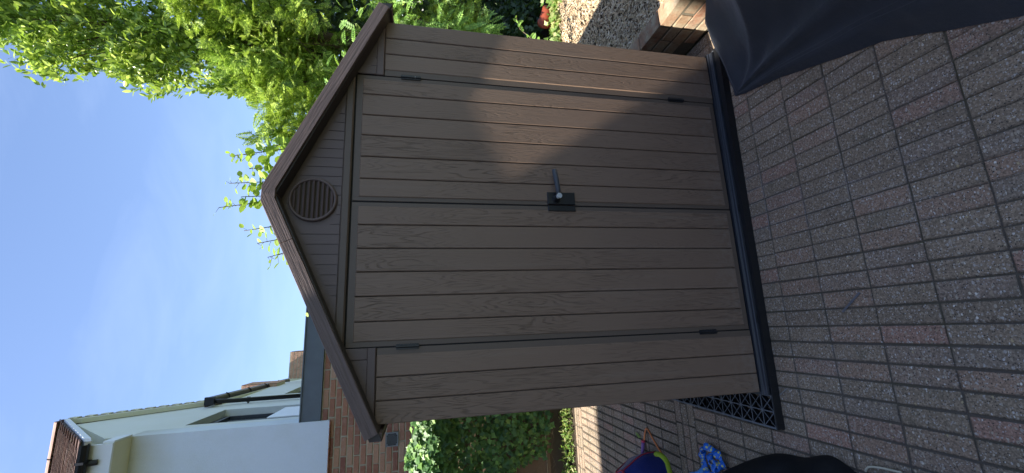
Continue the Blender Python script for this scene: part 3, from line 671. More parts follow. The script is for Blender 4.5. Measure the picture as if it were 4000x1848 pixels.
# higher gable end beyond
hp(MB().poly_ext([(-.72, 9.41, 2.9), (-.72, 14, 2.9), (-.72, 14, 4.2), (-.72, 11.0, 4.9), (-.72, 10.0, 5.30), (-.72, 9.41, 5.42)], (-2.5, 0, 0)), 'far_wall', M['render2'])
hp(MB().poly_ext([(-.66, 14, 4.22), (-.66, 11.0, 4.95), (-.66, 9.3, 5.49), (-.66, 9.3, 5.42), (-.66, 11, 4.86), (-.66, 14, 4.13)], (-2.6, 0, 0)), 'far_roof_edge', M['whitetrim'])
def chimney(x0, x1, y0, y1, z0, z1, label):
    c = empty('chimney', parent=ho); hp(MB().box(x0+.006, x1-.006, y0+.006, y1-.006, z0, z1), 'mortar_core', M['mortar'], c)
    row = MB(); r_ = 0; z = z0
    while z+.07 < z1+.04:
        o_ = .112 if r_ % 2 else 0; x = x0-o_
        while x < x1:
            a, b = max(x, x0), min(x+.218, x1)
            if b-a > .02: row.box(a, b, y0, y0+.01, z, z+.06)
            x += .228
        row.box(x1-.01, x1, y0, y1, z, z+.064)
        r_ += 1; z += .076
    o_ = hp(row, 'brick_courses', M['chimney'], c); o_['kind'] = 'stuff'; tag(c, label)
chimney(-.575, .053, 9.5, 10.1, 3.9, 4.75, 'taller brick chimney stack behind the grey fascia')
chimney(-1.2, -.565, 8.5, 9.1, 4.7, 5.39, 'smaller brick chimney beyond the black gutter')

# ------------------------------------------------------------------ neighbouring house to the left, outside the frame: its shade falls on the shed
M['brownrender'] = m_plain('brown_brick_far', (.34,.26,.19), .9, .2)
nb = empty('neighbour_house', (-5.5, -3, 0)); tag(nb, 'tall brown brick neighbouring house just left of the patio', 'house')
NO = Vector((-5.5, -3, 0))
XO, ZO, YO = -2.305, 6.5, 1.49
m_ = MB().box(-9, XO, -9, YO, 0, ZO); m_.v = [tuple(Vector(v)-NO) for v in m_.v]; m_.obj('wall', M['brownrender'], nb)
m_ = MB().poly_ext([(-9.0, YO, ZO+.001), (XO, YO, ZO+.001), (-5.65, YO, ZO+1.4)], (0, -10.4, 0)); m_.v = [tuple(Vector(v)-NO) for v in m_.v]; m_.obj('roof', M['tile'], nb)
m_ = MB().box(XO-.75, XO-.02, -4.2, -.83, ZO+.002, ZO+1.0); m_.v = [tuple(Vector(v)-NO) for v in m_.v]; m_.obj('added_sun_block', M['brick'], nb)  # added block, unseen, keeps direct sun off the fabric cover
for y in (-6, -3, -.8):
    m_ = MB().box(XO-.05, XO+.006, y, y+1.1, 1.0, 2.1); m_.v = [tuple(Vector(v)-NO) for v in m_.v]; m_.obj('window', M['glass'], nb)

# ------------------------------------------------------------------ soil bed, fence, ivy
bed = MB().add([(-5,2.87,.0),(5.5,2.87,.0),(5.5,4.6,.03),(-5,4.6,.03)], [(0,1,2,3)]).obj('soil_bed', M['soil']); tag(bed, kind='structure')
fe = empty('timber_fence', (-.6, 3.22, 0)); tag(fe, 'weathered timber fence panel mostly hidden under ivy in front of the brick wall', 'fence'); FO = Vector((-.6, 3.22, 0))
def fp(mb, name, m, **k): mb.v = [tuple(Vector(v)-FO) for v in mb.v]; return mb.obj(name, m, fe, **k)
fp(MB().box(-3.4, 1.4, 3.17, 3.21, .01, .225), 'gravel_board', M['gravelboard'], bevel=.004)
fp(MB().box(-3.4, 1.4, 3.150, 3.169, .228, .262), 'rail', M['fencewood'], bevel=.003)
for k in range(9):
    z = .264+k*.135; fp(MB().poly_ext([(-3.4, 3.172, z), (-3.4, 3.186, z), (-3.4, 3.196, z+.15), (-3.4, 3.19, z+.15)], (4.8, 0, 0)), 'board', M['fencewood'])
for x in (-2.6, -.78, 1.04): fp(MB().box(x-.045, x+.045, 3.198, 3.29, 0, 1.5), 'post', M['fencewood'], bevel=.005)

def fan(pts):  # convex-ish outline to triangle fan about its centre with slight fold
    v = [(0, .45, 0)]+pts; return v, [(0, i+1, (i+1) % len(pts)+1) for i in range(len(pts))]
ivy_pts = [(0,0,0),(.28,-.10,.03),(.30,.18,.05),(.62,.30,.02),(.36,.52,.05),(.22,.70,.02),(0,1.08,-.04),(-.22,.70,.02),(-.36,.52,.05),(-.62,.30,.02),(-.30,.18,.05),(-.28,-.10,.03)]
IV, IF = fan(ivy_pts)
lens = [(0,0,0),(.13,.22,.03),(.17,.48,.04),(.12,.78,.02),(0,1.05,-.03),(-.12,.78,.02),(-.17,.48,.04),(-.13,.22,.03)]
LV, LF = fan(lens); LV[0] = (0, .5, -.01)
hz = []
for k in range(18):
    an = 2*math.pi*k/18; r = .46*(1+.10*(k % 2))*(1.0 if abs(an-math.pi/2) > .2 else 1.18)
    hz.append((r*math.cos(an), .48+r*math.sin(an)*1.05, .03*math.cos(2*an)))
HV, HF = fan(hz); HV[0] = (0, .48, -.03)
def leaf_group(owner, off, P, RM, sc, V0, F0, m, nparts=300, name='leaf', massname='foliage', score=None):
    """the largest-looking leaves become parts, the rest one mass"""
    n_ = len(P); P = np.asarray(P); sc = np.asarray(sc)
    s_ = np.array([ (sc[i]/((Vector(P[i])-CAM).length)) if seen(P[i], 0) else 0 for i in range(n_)]) if score is None else score
    order = np.argsort(-s_); pick = [i for i in order[:nparts] if s_[i] > 0]; rest = np.setdiff1d(np.arange(n_), pick)
    if pick:
        me_ = np_mesh(name, V0, F0, m)
        for i in pick:
            o = link(bpy.data.objects.new(name, me_), owner); Mx = Matrix(RM[i].tolist()).to_4x4(); o.matrix_local = Matrix.Translation(Vector(P[i])-off) @ Mx @ Matrix.Scale(float(sc[i]), 4)
    if len(rest):
        V, F = scatter(V0, F0, P[rest], RM[rest], sc[rest]); me_ = np_mesh(massname, V-np.array(off), F, m)
        o = link(bpy.data.objects.new(massname, me_), owner); o['kind'] = 'stuff'
# ivy on the fence
iv = empty('ivy', (-.6, 3.1, 0)); tag(iv, 'dense dark green ivy hanging over the fence below the brick wall', 'ivy'); IO = Vector((-.6, 3.1, 0))
n_ = 17000
x = rng.uniform(-3.2, 1.2, n_); z = np.where(rng.uniform(0, 1, n_) < .3, rng.uniform(1.35, 1.84, n_), rng.uniform(.22, 1.80, n_))
top = 1.735+.05*np.sin(x*5.3)+.05*np.sin(x*13+1)
low = .26+np.where(x < -1.0, .46*np.clip((-1.0-x)/.2, 0, 1), 0)+.05*np.sin(x*11)+rng.normal(0, .04, n_)
keep = (z < top+rng.exponential(.02, n_)) & (z > low); x, z = x[keep], z[keep]; n_ = len(x)
bul = .14*np.exp(-((z-1.58)/.17)**2)+.05*np.array([mnoise.noise(Vector((a*3.5, 0, b*3.5))) for a, b in zip(x, z)])
y = 3.14-bul-rng.uniform(0, .09, n_)
P = np.stack([x, y, z], 1)
nrm = np.stack([rng.normal(0, .38, n_), -np.ones(n_), .35+rng.normal(0, .38, n_)+np.clip((z-1.55)*4, 0, 1.2)], 1); nrm /= np.linalg.norm(nrm, axis=1, keepdims=True)
d = np.stack([rng.normal(0, .8, n_), rng.normal(0, .2, n_)-.1, -np.ones(n_)*.8+rng.normal(0, .5, n_)], 1); d -= nrm*(d*nrm).sum(1, keepdims=True)
leaf_group(iv, IO, P, frames(d, nrm), np.where(z > 1.35, rng.uniform(.04, .08, n_), rng.uniform(.03, .068, n_)), IV, IF, M['ivy'], 290, massname='ivy_mass')
hang = MB()
for k in range(9):
    x0 = random.uniform(-1.5, -.3); pts = [(x0+.02*j*random.uniform(.5,2), 3.08-.005*j, .5-.05*j) for j in range(7)]; hang.tube([tuple(Vector(p)-IO) for p in pts], .002, 4)
hang.obj('stem', M['twig'], iv, fix=False)
# backing so the fence top does not show sky
m_ = MB().box(-3.3, 1.3, 3.10, 3.16, .35, 1.62)
# weeds and edge growth
n_ = 2600; x = rng.uniform(-3, .6, n_); y = 2.93+np.abs(rng.normal(0, .10, n_)); z = rng.uniform(0, .11, n_)*(y < 3.1)+.005
nrm = rand_unit(n_)*.7+[0, -.3, .9]; d = rand_unit(n_)
V, F = scatter(LV, LF, np.stack([x, y, z], 1), frames(d, nrm), rng.uniform(.02, .055, n_)); me_ = np_mesh('edge_weeds', V, F, M['weed'])
o = link(bpy.data.objects.new('edge_weeds', me_)); tag(o, 'straggly weeds and ivy runners along the foot of the fence', 'weeds', kind='stuff')

# ------------------------------------------------------------------ brick planter with wood chips on the right
pl = empty('brick_planter', (2.11, -.3, 0)); tag(pl, 'low old brick planter wall beside the shed holding back wood chips', 'planter'); PO = Vector((2.11, -.3, 0))
def pp(mb, name, m, **k): mb.v = [tuple(Vector(v)-PO) for v in mb.v]; return mb.obj(name, m, pl, **k)
pp(MB().box(2.0575, 2.160, -2.2, 1.9, 0, .310), 'mortar', M['pmortar'])
pb = []
for s_ in range(3):
    m_ = MB(); m_.slab(.213, .068-.001*s_, .11, .0025, Matrix.Rotation(R(90), 4, 'X')); pb.append(m_.mesh('brick', M['pbrick']))
for r_ in range(4):
    z = .044+.080*r_
    for k in range(19):
        y = -2.2+.2245*k+(.112 if r_ % 2 else 0)
        o = link(bpy.data.objects.new('brick', pb[random.randrange(3)]), pl); o.rotation_euler = (random.gauss(0, .01), random.gauss(0, .01), R(-90)+random.gauss(0, .012))
        o.location = Vector((2.165+random.gauss(0, .002), y, z+random.gauss(0, .0015)))-PO
        o.rotation_euler = (0, 0, R(90)+R(180)+random.gauss(0, .012))
chipbed = MB(); nx, ny = 40, 40
for j in range(ny+1):
    for i in range(nx+1):
        X, Y = 2.15+4.0*i/nx, -1.6+3.6*j/ny; chipbed.v.append((X, Y, .275+.02*mnoise.noise(Vector((X*2, Y*2, 0)))))
for j in range(ny):
    for i in range(nx): a = j*(nx+1)+i; chipbed.f.append((a, a+1, a+nx+2, a+nx+1))
cb_ = chipbed.obj('chip_bed', M['soil'], smooth=True); tag(cb_, kind='structure')
n_ = 34000; u = rng.uniform(0, 1, n_)**1.6; x = 2.17+2.6*u; y = rng.uniform(-.35, 1.95, n_)
z = np.array([.275+.02*mnoise.noise(Vector((a*2, b*2, 0))) for a, b in zip(x, y)])+rng.uniform(.001, .014, n_)
CV = [(-.5,0,0),(-.4,.12,.02),(.35,.14,0),(.5,.03,.03),(.38,-.12,.0),(-.45,-.11,.02),(0,.02,.06)]; CF = [(0,5,6),(5,4,6),(4,3,6),(3,2,6),(2,1,6),(1,0,6)]
d = rand_unit(n_)*[1, 1, .25]; nrm = rand_unit(n_)*.45+[0, 0, 1]
V, F = scatter(CV, CF, np.stack([x, y, z], 1), frames(d, nrm), rng.uniform(.016, .048, n_)); me_ = np_mesh('wood_chips', V, F, M['chip'])
o = link(bpy.data.objects.new('wood_chips', me_)); tag(o, 'pale wood chip mulch behind the brick planter wall', 'wood chips', kind='stuff')
# terracotta pot lying on its side
pt = MB(); prof = [(0, .045), (.10, .062), (.102, .072), (.125, .074), (.126, .066), (.10, .060), (.01, .042)]
ax = Vector((-.30, .95, -.08)).normalized(); bx = ax.cross(Vector((0,0,1))).normalized(); cx_ = ax.cross(bx); c0 = Vector((3.70, 1.80, .375)); nn = 24
for (t, r) in prof:
    for k in range(nn): a = 2*math.pi*k/nn; pt.v.append(tuple(c0+ax*t*1.55+(bx*math.cos(a)+cx_*math.sin(a))*r*1.05))
for i in range(len(prof)-1):
    for k in range(nn): a = i*nn+k; b = i*nn+(k+1) % nn; pt.f.append((a, b, b+nn, a+nn))
pt.f.append(tuple(range(nn))[::-1])
tag(pt.obj('plant_pot', M['pot'], smooth=True), 'small terracotta coloured plant pot tipped on its side by the wood chips', 'plant pot')

# ------------------------------------------------------------------ foliage on the right
def tree(name, loc, label, cat, group=None):
    o = empty(name, loc); return tag(o, label, cat, group)
def interp(z, pts): zz = [p[0] for p in pts]; xx = [p[1] for p in pts]; return np.interp(z, zz, xx)
# --- bay tree: twigs with long leaves
bay = tree('bay_tree', (4.2, 3.3, 0), 'tall glossy bay laurel with long pointed leaves rising above the conifer', 'tree'); BO = Vector((4.2, 3.3, 0))
edge = [(3.3, 3.0), (3.6, 2.75), (3.75, 2.86), (3.92, 2.80), (4.02, 3.05), (4.2, 3.18), (4.35, 3.06), (4.5, 2.88), (4.64, 2.78), (4.78, 3.1), (4.87, 3.0), (5.05, 2.98), (5.18, 3.1), (5.28, 2.92), (5.4, 2.84), (5.55, 3.02), (5.7, 3.25), (6.3, 3.2), (7.5, 3.6)]
tw = 4600; Z = rng.uniform(3.0, 7.2, tw); Yt = 2.55+np.abs(rng.normal(0, .55, tw)); e = interp(Z, edge)
Xt = .345+(e-.345)*(Yt+1.845)/4.445+.05+rng.exponential(.62, tw)-np.where(rng.uniform(0, 1, tw) < .10, 1, 0)*np.clip(.30*np.sin(Z*7.3)*np.sin(Z*3.1+1), 0, 1); k_ = Xt < 7.0
Xt, Yt, Z = Xt[k_], Yt[k_], Z[k_]; tw = len(Z)
dens = np.array([mnoise.noise(Vector((a*1.9, b*1.9, c*1.9))) for a, b, c in zip(Xt, Yt, Z)]); k_ = (dens > -.28) | (Yt > 3.0); Xt, Yt, Z = Xt[k_], Yt[k_], Z[k_]; tw = len(Z)
tip = np.stack([Xt, Yt, Z], 1); td = np.stack([-.35+rng.normal(0, .5, tw), -.35+rng.normal(0, .5, tw), .75+rng.normal(0, .35, tw)], 1); td /= np.linalg.norm(td, axis=1, keepdims=True)
PL, DL_, NL = [], [], []
for j in range(8):
    an = j*2.4+rng.uniform(0, 1, tw); per = np.cross(td, rand_unit(tw)); per /= np.linalg.norm(per, axis=1, keepdims=True)
    PL.append(tip-td*(.018*j)); DL_.append(per*.8+td*(.9-.05*j)+rng.normal(0, .15, (tw, 3))); NL.append(td+rng.normal(0, .4, (tw, 3)))
P = np.concatenate(PL); D = np.concatenate(DL_); Nn = np.concatenate(NL)
leaf_group(bay, BO, P, frames(D, Nn), rng.uniform(.048, .088, len(P)), np.array(LV)*[1.3, 1, 1], LF, M['bay'], 220, massname='bay_foliage')
br = MB(); br.tube([tuple(Vector(p)-BO) for p in ((4.2,3.4,0),(4.15,3.4,1.5),(4.2,3.35,3.0),(4.1,3.3,4.5),(4.2,3.3,6.0))], [.11,.10,.08,.05,.02], 9)
br.obj('trunk', M['bark'], bay, smooth=True)
br = MB()
for k in range(70):
    z = random.uniform(3.0, 6.5); yy_ = random.uniform(2.6, 3.3); xe = .345+(float(interp(z, edge))-.345)*(yy_+1.845)/4.445+random.uniform(.15, .7); p1 = Vector((xe, yy_, z)); p0 = Vector((4.15, 3.35, z-random.uniform(.4, 1.0))); mid = p0.lerp(p1, .6)+Vector((0, 0, -.08))
    br.tube([tuple(p-BO) for p in (p0, mid, p1)], [.018, .009, .003], 5)
br.obj('branch', M['twig'], bay, fix=False)
# --- conifer with fern-like sprays
def spray_template():
    v = []; f = []
    def q(p, d_, ln, w_):
        p = np.array(p); d_ = np.array(d_)/np.linalg.norm(d_); s_ = np.array([-d_[1], d_[0], 0]); b = len(v)
        v.extend([p, p+d_*ln*.5+s_*w_, p+d_*ln, p+d_*ln*.5-s_*w_]); f.append((b, b+1, b+2, b+3))
    q((0,0,0), (0,1,0), 1.0, .022)
    for k in range(9):
        t = .08+.1*k; ln = .42*(1-t)+.08
        for s_ in (-1, 1):
            q((0, t, 0), (s_*.75, .66, .12*(k % 2)), ln, .028)
            if ln > .18:
                bx_ = (s_*.75*ln*.45, t+.66*ln*.45, 0); q(bx_, (s_*.25, .97, .1), ln*.45, .024); q(bx_, (s_*.98, .15, -.1), ln*.42, .024)
    return np.array(v), np.array(f)
SV, SF = spray_template(); SV[:, 2] -= .18*SV[:, 1]**2
con = tree('conifer', (3.6, 3.2, 0), 'bushy bright green conifer with feathery sprays behind the right side of the shed roof', 'conifer'); CO = Vector((3.6, 3.2, 0))
cedge = [(0.9, 3.0), (1.5, 2.7), (2.0, 2.35), (2.5, 2.1), (2.93, 2.10), (3.05, 2.24), (3.24, 2.18), (3.35, 2.5), (3.5, 2.8), (3.8, 3.2), (4.2, 3.6), (4.4, 4.0)]
n_ = 12500; Z = rng.uniform(1.0, 4.3, n_); Yt = 2.25+np.abs(rng.normal(0, .45, n_)); Xt = .345+(interp(Z, cedge)-.345)*(Yt+1.845)/4.145+.05+rng.exponential(.75, n_); k_ = Xt < 6; Xt, Yt, Z = Xt[k_], Yt[k_], Z[k_]
dens = np.array([mnoise.noise(Vector((a*2.2, b*2.2, c*2.2+5))) for a, b, c in zip(Xt, Yt, Z)]); k_ = (dens > -.08) | (Yt > 2.8); P = np.stack([Xt, Yt, Z], 1)[k_]; n_ = len(P)
D = np.stack([-.45+rng.normal(0, .45, n_), -.5+rng.normal(0, .4, n_), .15+rng.normal(0, .45, n_)], 1); Nn = np.stack([rng.normal(0, .5, n_), -.55+rng.normal(0, .4, n_), .8+rng.normal(0, .3, n_)], 1)
V, F = scatter(SV, SF, P, frames(D, Nn), rng.uniform(.10, .20, n_)); me_ = np_mesh('conifer_foliage', V-np.array(CO), F, M['conifer']); o = link(bpy.data.objects.new('conifer_foliage', me_), con); o['kind'] = 'stuff'
br = MB(); br.tube([tuple(Vector(p)-CO) for p in ((3.6,3.3,0),(3.55,3.3,1.5),(3.6,3.3,3.0),(3.6,3.2,4.2))], [.13,.11,.07,.02], 9); br.obj('trunk', M['bark'], con, smooth=True)
br = MB()
for k in range(90):
    z = random.uniform(1.0, 3.9); xe = float(interp(z, cedge))+random.uniform(.5, 1.3); p1 = Vector((xe, random.uniform(2.3, 3.0), z)); p0 = Vector((3.55, 3.3, z-random.uniform(.0, .5))); mid = p0.lerp(p1, .6)+Vector((0, 0, .05)); br.tube([tuple(p-CO) for p in (p0, mid, p1)], [.02, .01, .003], 5)
br.obj('branch', M['bark'], con, fix=False)
# --- dark hedge mass behind, closes the gaps
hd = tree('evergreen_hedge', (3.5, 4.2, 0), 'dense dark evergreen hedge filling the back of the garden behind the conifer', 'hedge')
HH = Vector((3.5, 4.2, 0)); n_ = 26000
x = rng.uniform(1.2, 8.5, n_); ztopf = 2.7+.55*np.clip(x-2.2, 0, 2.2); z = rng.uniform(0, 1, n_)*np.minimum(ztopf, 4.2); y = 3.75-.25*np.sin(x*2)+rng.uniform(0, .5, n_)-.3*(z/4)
nrm = rand_unit(n_)+[0, -.8, .3]; V, F = scatter(LV*np.array(1.0) if False else np.array(LV)*[1.5, 1, 1], LF, np.stack([x, y, z], 1), frames(rand_unit(n_), nrm), rng.uniform(.08, .17, n_)); me_ = np_mesh('hedge_foliage', V-np.array(HH), F, M['shadeleaf']); o = link(bpy.data.objects.new('hedge_foliage', me_), hd); o['kind'] = 'stuff'
st = MB()
for k in range(8): st.tube([tuple(Vector((1.6+k*.85, 4.1, z_))-HH) for z_ in (0, 1.2, 2.4)], [.06, .05, .02], 7)
st.obj('trunk', M['bark'], hd)
# --- pinnate-leaved shrub near the shed corner
def pin_template():
    v = []; f = []
    def lf(p, d_, ln, w_):
        p = np.array(p, float); d_ = np.array(d_, float)/np.linalg.norm(d_); s_ = np.array([-d_[1], d_[0], 0]); b = len(v)
        v.extend([p, p+d_*ln*.45+s_*w_, p+d_*ln, p+d_*ln*.45-s_*w_]); f.append((b, b+1, b+2, b+3))
    lf((0,0,0), (0,1,0), .85, .006)
    for k in range(6):
        t = .15+.13*k
        for s_ in (-1, 1): lf((0, t, 0), (s_*.85, .5, .08), .27-.02*abs(k-2), .058)
    lf((0,.83,0), (0,1,0), .27, .06); return np.array(v), np.array(f)
PV, PF = pin_template(); PV[:, 2] -= .25*PV[:, 1]**2
sh = tree('leafy_shrub', (3.2, 2.1, .2), 'light green shrub with feathered leaflets beside the top right edge of the shed', 'shrub'); HS = Vector((3.2, 2.1, .2))
n_ = 1500; z = rng.uniform(.95, 2.5, n_); y = rng.uniform(1.85, 2.4, n_); x = 2.55+(2.2-z)*.45+rng.exponential(.45, n_)
dens = np.array([mnoise.noise(Vector((a*3, b*3, c*3+9))) for a, b, c in zip(x, y, z)]); k_ = (dens > -.02) & (x < 4.6) & (x > 2.3); P = np.stack([x, y, z], 1)[k_]; n_ = len(P)
D = np.stack([-.3+rng.normal(0, .6, n_), -.6+rng.normal(0, .4, n_), -.15+rng.normal(0, .5, n_)], 1); Nn = np.stack([-.2+rng.normal(0, .3, n_), -.5+rng.normal(0, .3, n_), .8+rng.normal(0, .2, n_)], 1)
leaf_group(sh, HS, P, frames(D, Nn), rng.uniform(.11, .19, n_), PV, PF, M['pinnate'], 200, massname='shrub_foliage')
st = MB()
for k in range(14):
    i = random.randrange(n_); p1 = Vector(P[i]); p0 = Vector((3.2+random.gauss(0, .1), 2.2, .25)); st.tube([tuple(p-HS) for p in (p0, p0.lerp(p1, .5)+Vector((.1, .1, .15)), p1)], [.006, .004, .002], 5)
st.obj('stem', M['bark'], sh, fix=False)
# single arching frond by the pot
sh2 = tree('low_seedling', (3.05, 1.5, .28), 'thin arching green seedling in front of the dark hollow beside the pot', 'plant'); H2 = Vector((3.05, 1.5, .28))
arc = [Vector((3.0, 1.45, .3)), Vector((2.93, 1.4, .50)), Vector((2.98, 1.42, .68)), Vector((3.12, 1.47, .78)), Vector((3.3, 1.52, .80))]
MB().tube([tuple(p-H2) for p in arc], [.005,.004,.004,.003,.002], 5).obj('stem', M['twig'], sh2, fix=False)
n_ = 34; t = rng.uniform(0, 3.99, n_); P = np.array([list(arc[int(a)].lerp(arc[int(a)+1], a-int(a))) for a in t]); D = rand_unit(n_)+[.1, -.4, .1]; Nn = rand_unit(n_)*.5+[0, -.6, .7]
leaf_group(sh2, H2, P, frames(D, Nn), rng.uniform(.035, .06, n_), np.array(LV)*[1.6, 1, 1], LF, M['pinnate'], 34)
# ivy edging at the back of the chips
n_ = 900; x = rng.uniform(2.4, 5, n_); y = 1.72+rng.normal(0, .05, n_); z = .30+np.abs(rng.normal(0, .045, n_)); nrm = rand_unit(n_)*.5+[0, -.6, .7]
V, F = scatter(IV, IF, np.stack([x, y, z], 1), frames(rand_unit(n_), nrm), rng.uniform(.03, .06, n_)); me_ = np_mesh('ivy_edging', V, F, M['weed']); o = link(bpy.data.objects.new('ivy_edging', me_)); tag(o, 'low trailing ivy along the far edge of the wood chips', 'ivy', kind='stuff')
# dark undergrowth below the conifer
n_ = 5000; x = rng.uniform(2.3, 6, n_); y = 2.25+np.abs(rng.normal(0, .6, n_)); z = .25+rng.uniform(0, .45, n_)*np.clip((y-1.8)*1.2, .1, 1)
V, F = scatter(IV, IF, np.stack([x, y, z], 1), frames(rand_unit(n_), rand_unit(n_)*.6+[0, -.4, .7]), rng.uniform(.04, .08, n_)); me_ = np_mesh('undergrowth', V, F, M['shadeleaf']); o = link(bpy.data.objects.new('undergrowth', me_)); tag(o, 'dark shaded ground cover under the conifer', 'ground cover', kind='stuff')
# --- hazel shoots above the shed roof
hzt = tree('hazel_shrub', (1.3, 2.2, 0), 'young hazel with round toothed leaves showing above the shed ridge', 'shrub'); HZ = Vector((1.3, 2.2, 0))
shoots = [((1.93,2.0,3.32),(2.15,2.1,2.3),20), ((1.68,2.0,3.30),(1.75,2.1,2.3),16), ((1.46,2.0,3.36),(1.62,2.1,2.4),14), ((1.26,2.0,3.15),(1.4,2.1,2.3),9), ((1.03,2.0,2.95),(1.25,2.1,2.2),12), ((.55,2.0,2.62),(.75,2.1,2.1),4), ((2.05,2.05,3.08),(2.2,2.1,2.4),14), ((1.82,2.0,3.16),(1.9,2.1,2.4),14), ((1.15,2.0,3.04),(1.3,2.1,2.3),9), ((1.56,2.0,3.2),(1.6,2.1,2.4),11)]
PP, DD, NN, SS = [], [], [], []; st = MB()
for tip_, b_, nl_ in shoots:
    tip_, b_ = Vector(tip_), Vector(b_); root = Vector((1.3+(b_.x-1.3)*.3, 2.2, .1)); mid = b_.lerp(tip_, .5)+Vector((.03, 0, -.03))
    st.tube([tuple(p-HZ) for p in (root, b_, mid, tip_)], [.014, .009, .0055, .003], 6)
    nl_ = int(nl_*1.5)
    for j in range(nl_):
        t = 1-(j/nl_)**1.1*.50; p = b_.lerp(tip_, t)+Vector((random.gauss(0, .03), random.gauss(0, .03), random.gauss(0, .02))); s_ = 1 if j % 2 else -1
        dv = Vector((s_*random.uniform(.5, 1), random.uniform(-.6, .1), random.uniform(-.5, .5))); PP.append(list(p)); st.tube([tuple(b_.lerp(tip_, t)-HZ), tuple(p-HZ)], [.002, .0012], 4); DD.append(list(dv)); NN.append([random.gauss(0, .4), -.7, .6+random.gauss(0, .4)]); SS.append(.035+.058*min(1, (1-t)*3.6)*random.uniform(.75, 1.15))
st.obj('stem', M['twig'], hzt, fix=False)
leaf_group(hzt, HZ, np.array(PP), frames(np.array(DD), np.array(NN)), np.array(SS), HV, HF, M['hazel'], 300)

# ------------------------------------------------------------------ fabric cover on the right
def m_fabric(name, c, rough=.6, sc=900):
    m = NM(name, rough, .35); m.col(m.hsv(c, m.rng(m.noise(6, 4), .85, 1.15))); m.bump(m.math('ADD', m.math('MULTIPLY', m.noise(12, 5, .6), 6.0), m.noise(sc, 2)), .0018, .5); m.b.inputs['Sheen Weight'].default_value = .25; m.b.inputs['Sheen Roughness'].default_value = .4; return m.m
M['cover'] = m_fabric('cover_fabric', (.034,.040,.052), .50); M['thread'] = m_plain('grey_thread', (.10,.11,.12), .8)
hem = [(2.03,-1.85,0),(2.04,-1.2,.0),(2.045,-.6,.07),(2.04,-.2,.178),(1.96,-.125,.145),(1.85,-.105,.098),(1.70,-.095,.035),(1.59,-.092,.008),(1.54,-.095,0),(1.515,-.17,0),(1.495,-.27,0),(1.467,-.388,0),(1.42,-.53,0),(1.37,-.69,0),(1.334,-.818,0),(1.275,-.93,0),(1.235,-1.0,0),(1.196,-1.08,0),(1.150,-1.17,0),(1.10,-1.33,0),(1.10,-1.5,0),(1.2,-1.8,0),(1.6,-1.86,0)]
topr = [(2.0,-1.6),(2.0,-1.2),(2.0,-.85),(1.99,-.75),(1.97,-.73),(1.94,-.74),(1.91,-.76),(1.88,-.78),(1.85,-.80),(1.82,-.84),(1.79,-.88),(1.76,-.93),(1.74,-.98),(1.72,-1.03),(1.70,-1.08),(1.69,-1.14),(1.68,-1.20),(1.67,-1.26),(1.66,-1.32),(1.65,-1.38),(1.65,-1.45),(1.68,-1.6),(1.8,-1.62)]
ridge = [(1.98,-1.7,.3),(2.0,-1.2,.25),(2.02,-.6,.20),(2.02,-.24,.215),(1.95,-.16,.172),(1.85,-.135,.122),(1.71,-.12,.058),(1.60,-.112,.022),(1.548,-.12,.012),(1.55,-.20,.035),(1.546,-.31,.062),(1.536,-.43,.098),(1.525,-.56,.130),(1.505,-.70,.165),(1.488,-.83,.205),(1.47,-.93,.25),(1.455,-1.01,.30),(1.44,-1.09,.35),(1.43,-1.18,.40),(1.42,-1.33,.46),(1.42,-1.5,.5),(1.5,-1.7,.5),(1.75,-1.78,.4)]
cv = MB(); U, Vn = len(hem), 26
def hemf(u): i = min(int(u), U-2); t = u-i; return i, t
NU = 105
for iu in range(NU):
    u = (U-1)*iu/(NU-1); i, t = hemf(u); h = Vector(hem[i]).lerp(Vector(hem[i+1]), t); rg = Vector(ridge[i]).lerp(Vector(ridge[i+1]), t); tp = Vector(topr[i]).lerp(Vector(topr[i+1]), t)
    left = min(1, max(0, (u-8.3)/2))
    for v_ in range(Vn+1):
        if v_ <= 8:
            a_ = v_/8; q = h.lerp(rg, a_); out_b = math.sin(math.pi*a_)*left
            crease = -.022*math.exp(-((a_-.62)/.16)**2)*left+.012*math.exp(-((a_-.34)/.13)**2)*left
            q += Vector((-.70, -.25, .55))*(crease+.006*mnoise.noise(Vector((u*1.3, a_*2.2, 4)))*min(1, a_*4))
        else:
            a_ = (v_-8)/(Vn-8); q = Vector((rg.x, rg.y)).lerp(tp, a_).to_3d(); q.z = rg.z+(.95-rg.z)*a_**2.1
            q.z += .020*mnoise.noise(Vector((q.x*4.5, q.y*4.5, 3)))*min(1, a_*6)+.010*math.sin((u-8)*2.6+a_*3)*math.exp(-((u-8.6)/2.2)**2)*math.exp(-((a_-.16)/.16)**2)*min(1, a_*9)
        q.z += .004
        if v_ == 0: q.z += .004*abs(math.sin(u*2.2))
        cv.v.append(tuple(q))
for iu in range(NU-1):
    for v_ in range(Vn): a = iu*(Vn+1)+v_; cv.f.append((a, a+Vn+1, a+Vn+2, a+1))
cap = [iu*(Vn+1)+Vn for iu in range(NU)]; cv.f.append(tuple(cap))
co = empty('covered_barbecue', (2.1, -1.0, 0)); tag(co, 'navy black fabric weather cover spread to the ground in front of the shed corner', 'cover'); CO2 = Vector((2.1, -1.0, 0))
cvv = [Vector(v) for v in cv.v]; cv.v = [tuple(v-CO2) for v in cvv]; cov = cv.obj('cover_cloth', M['cover'], co, smooth=True, fix=True)
def cpt(u, v): iu = round(u*(NU-1)/(U-1)); return cvv[iu*(Vn+1)+round(v*Vn)]
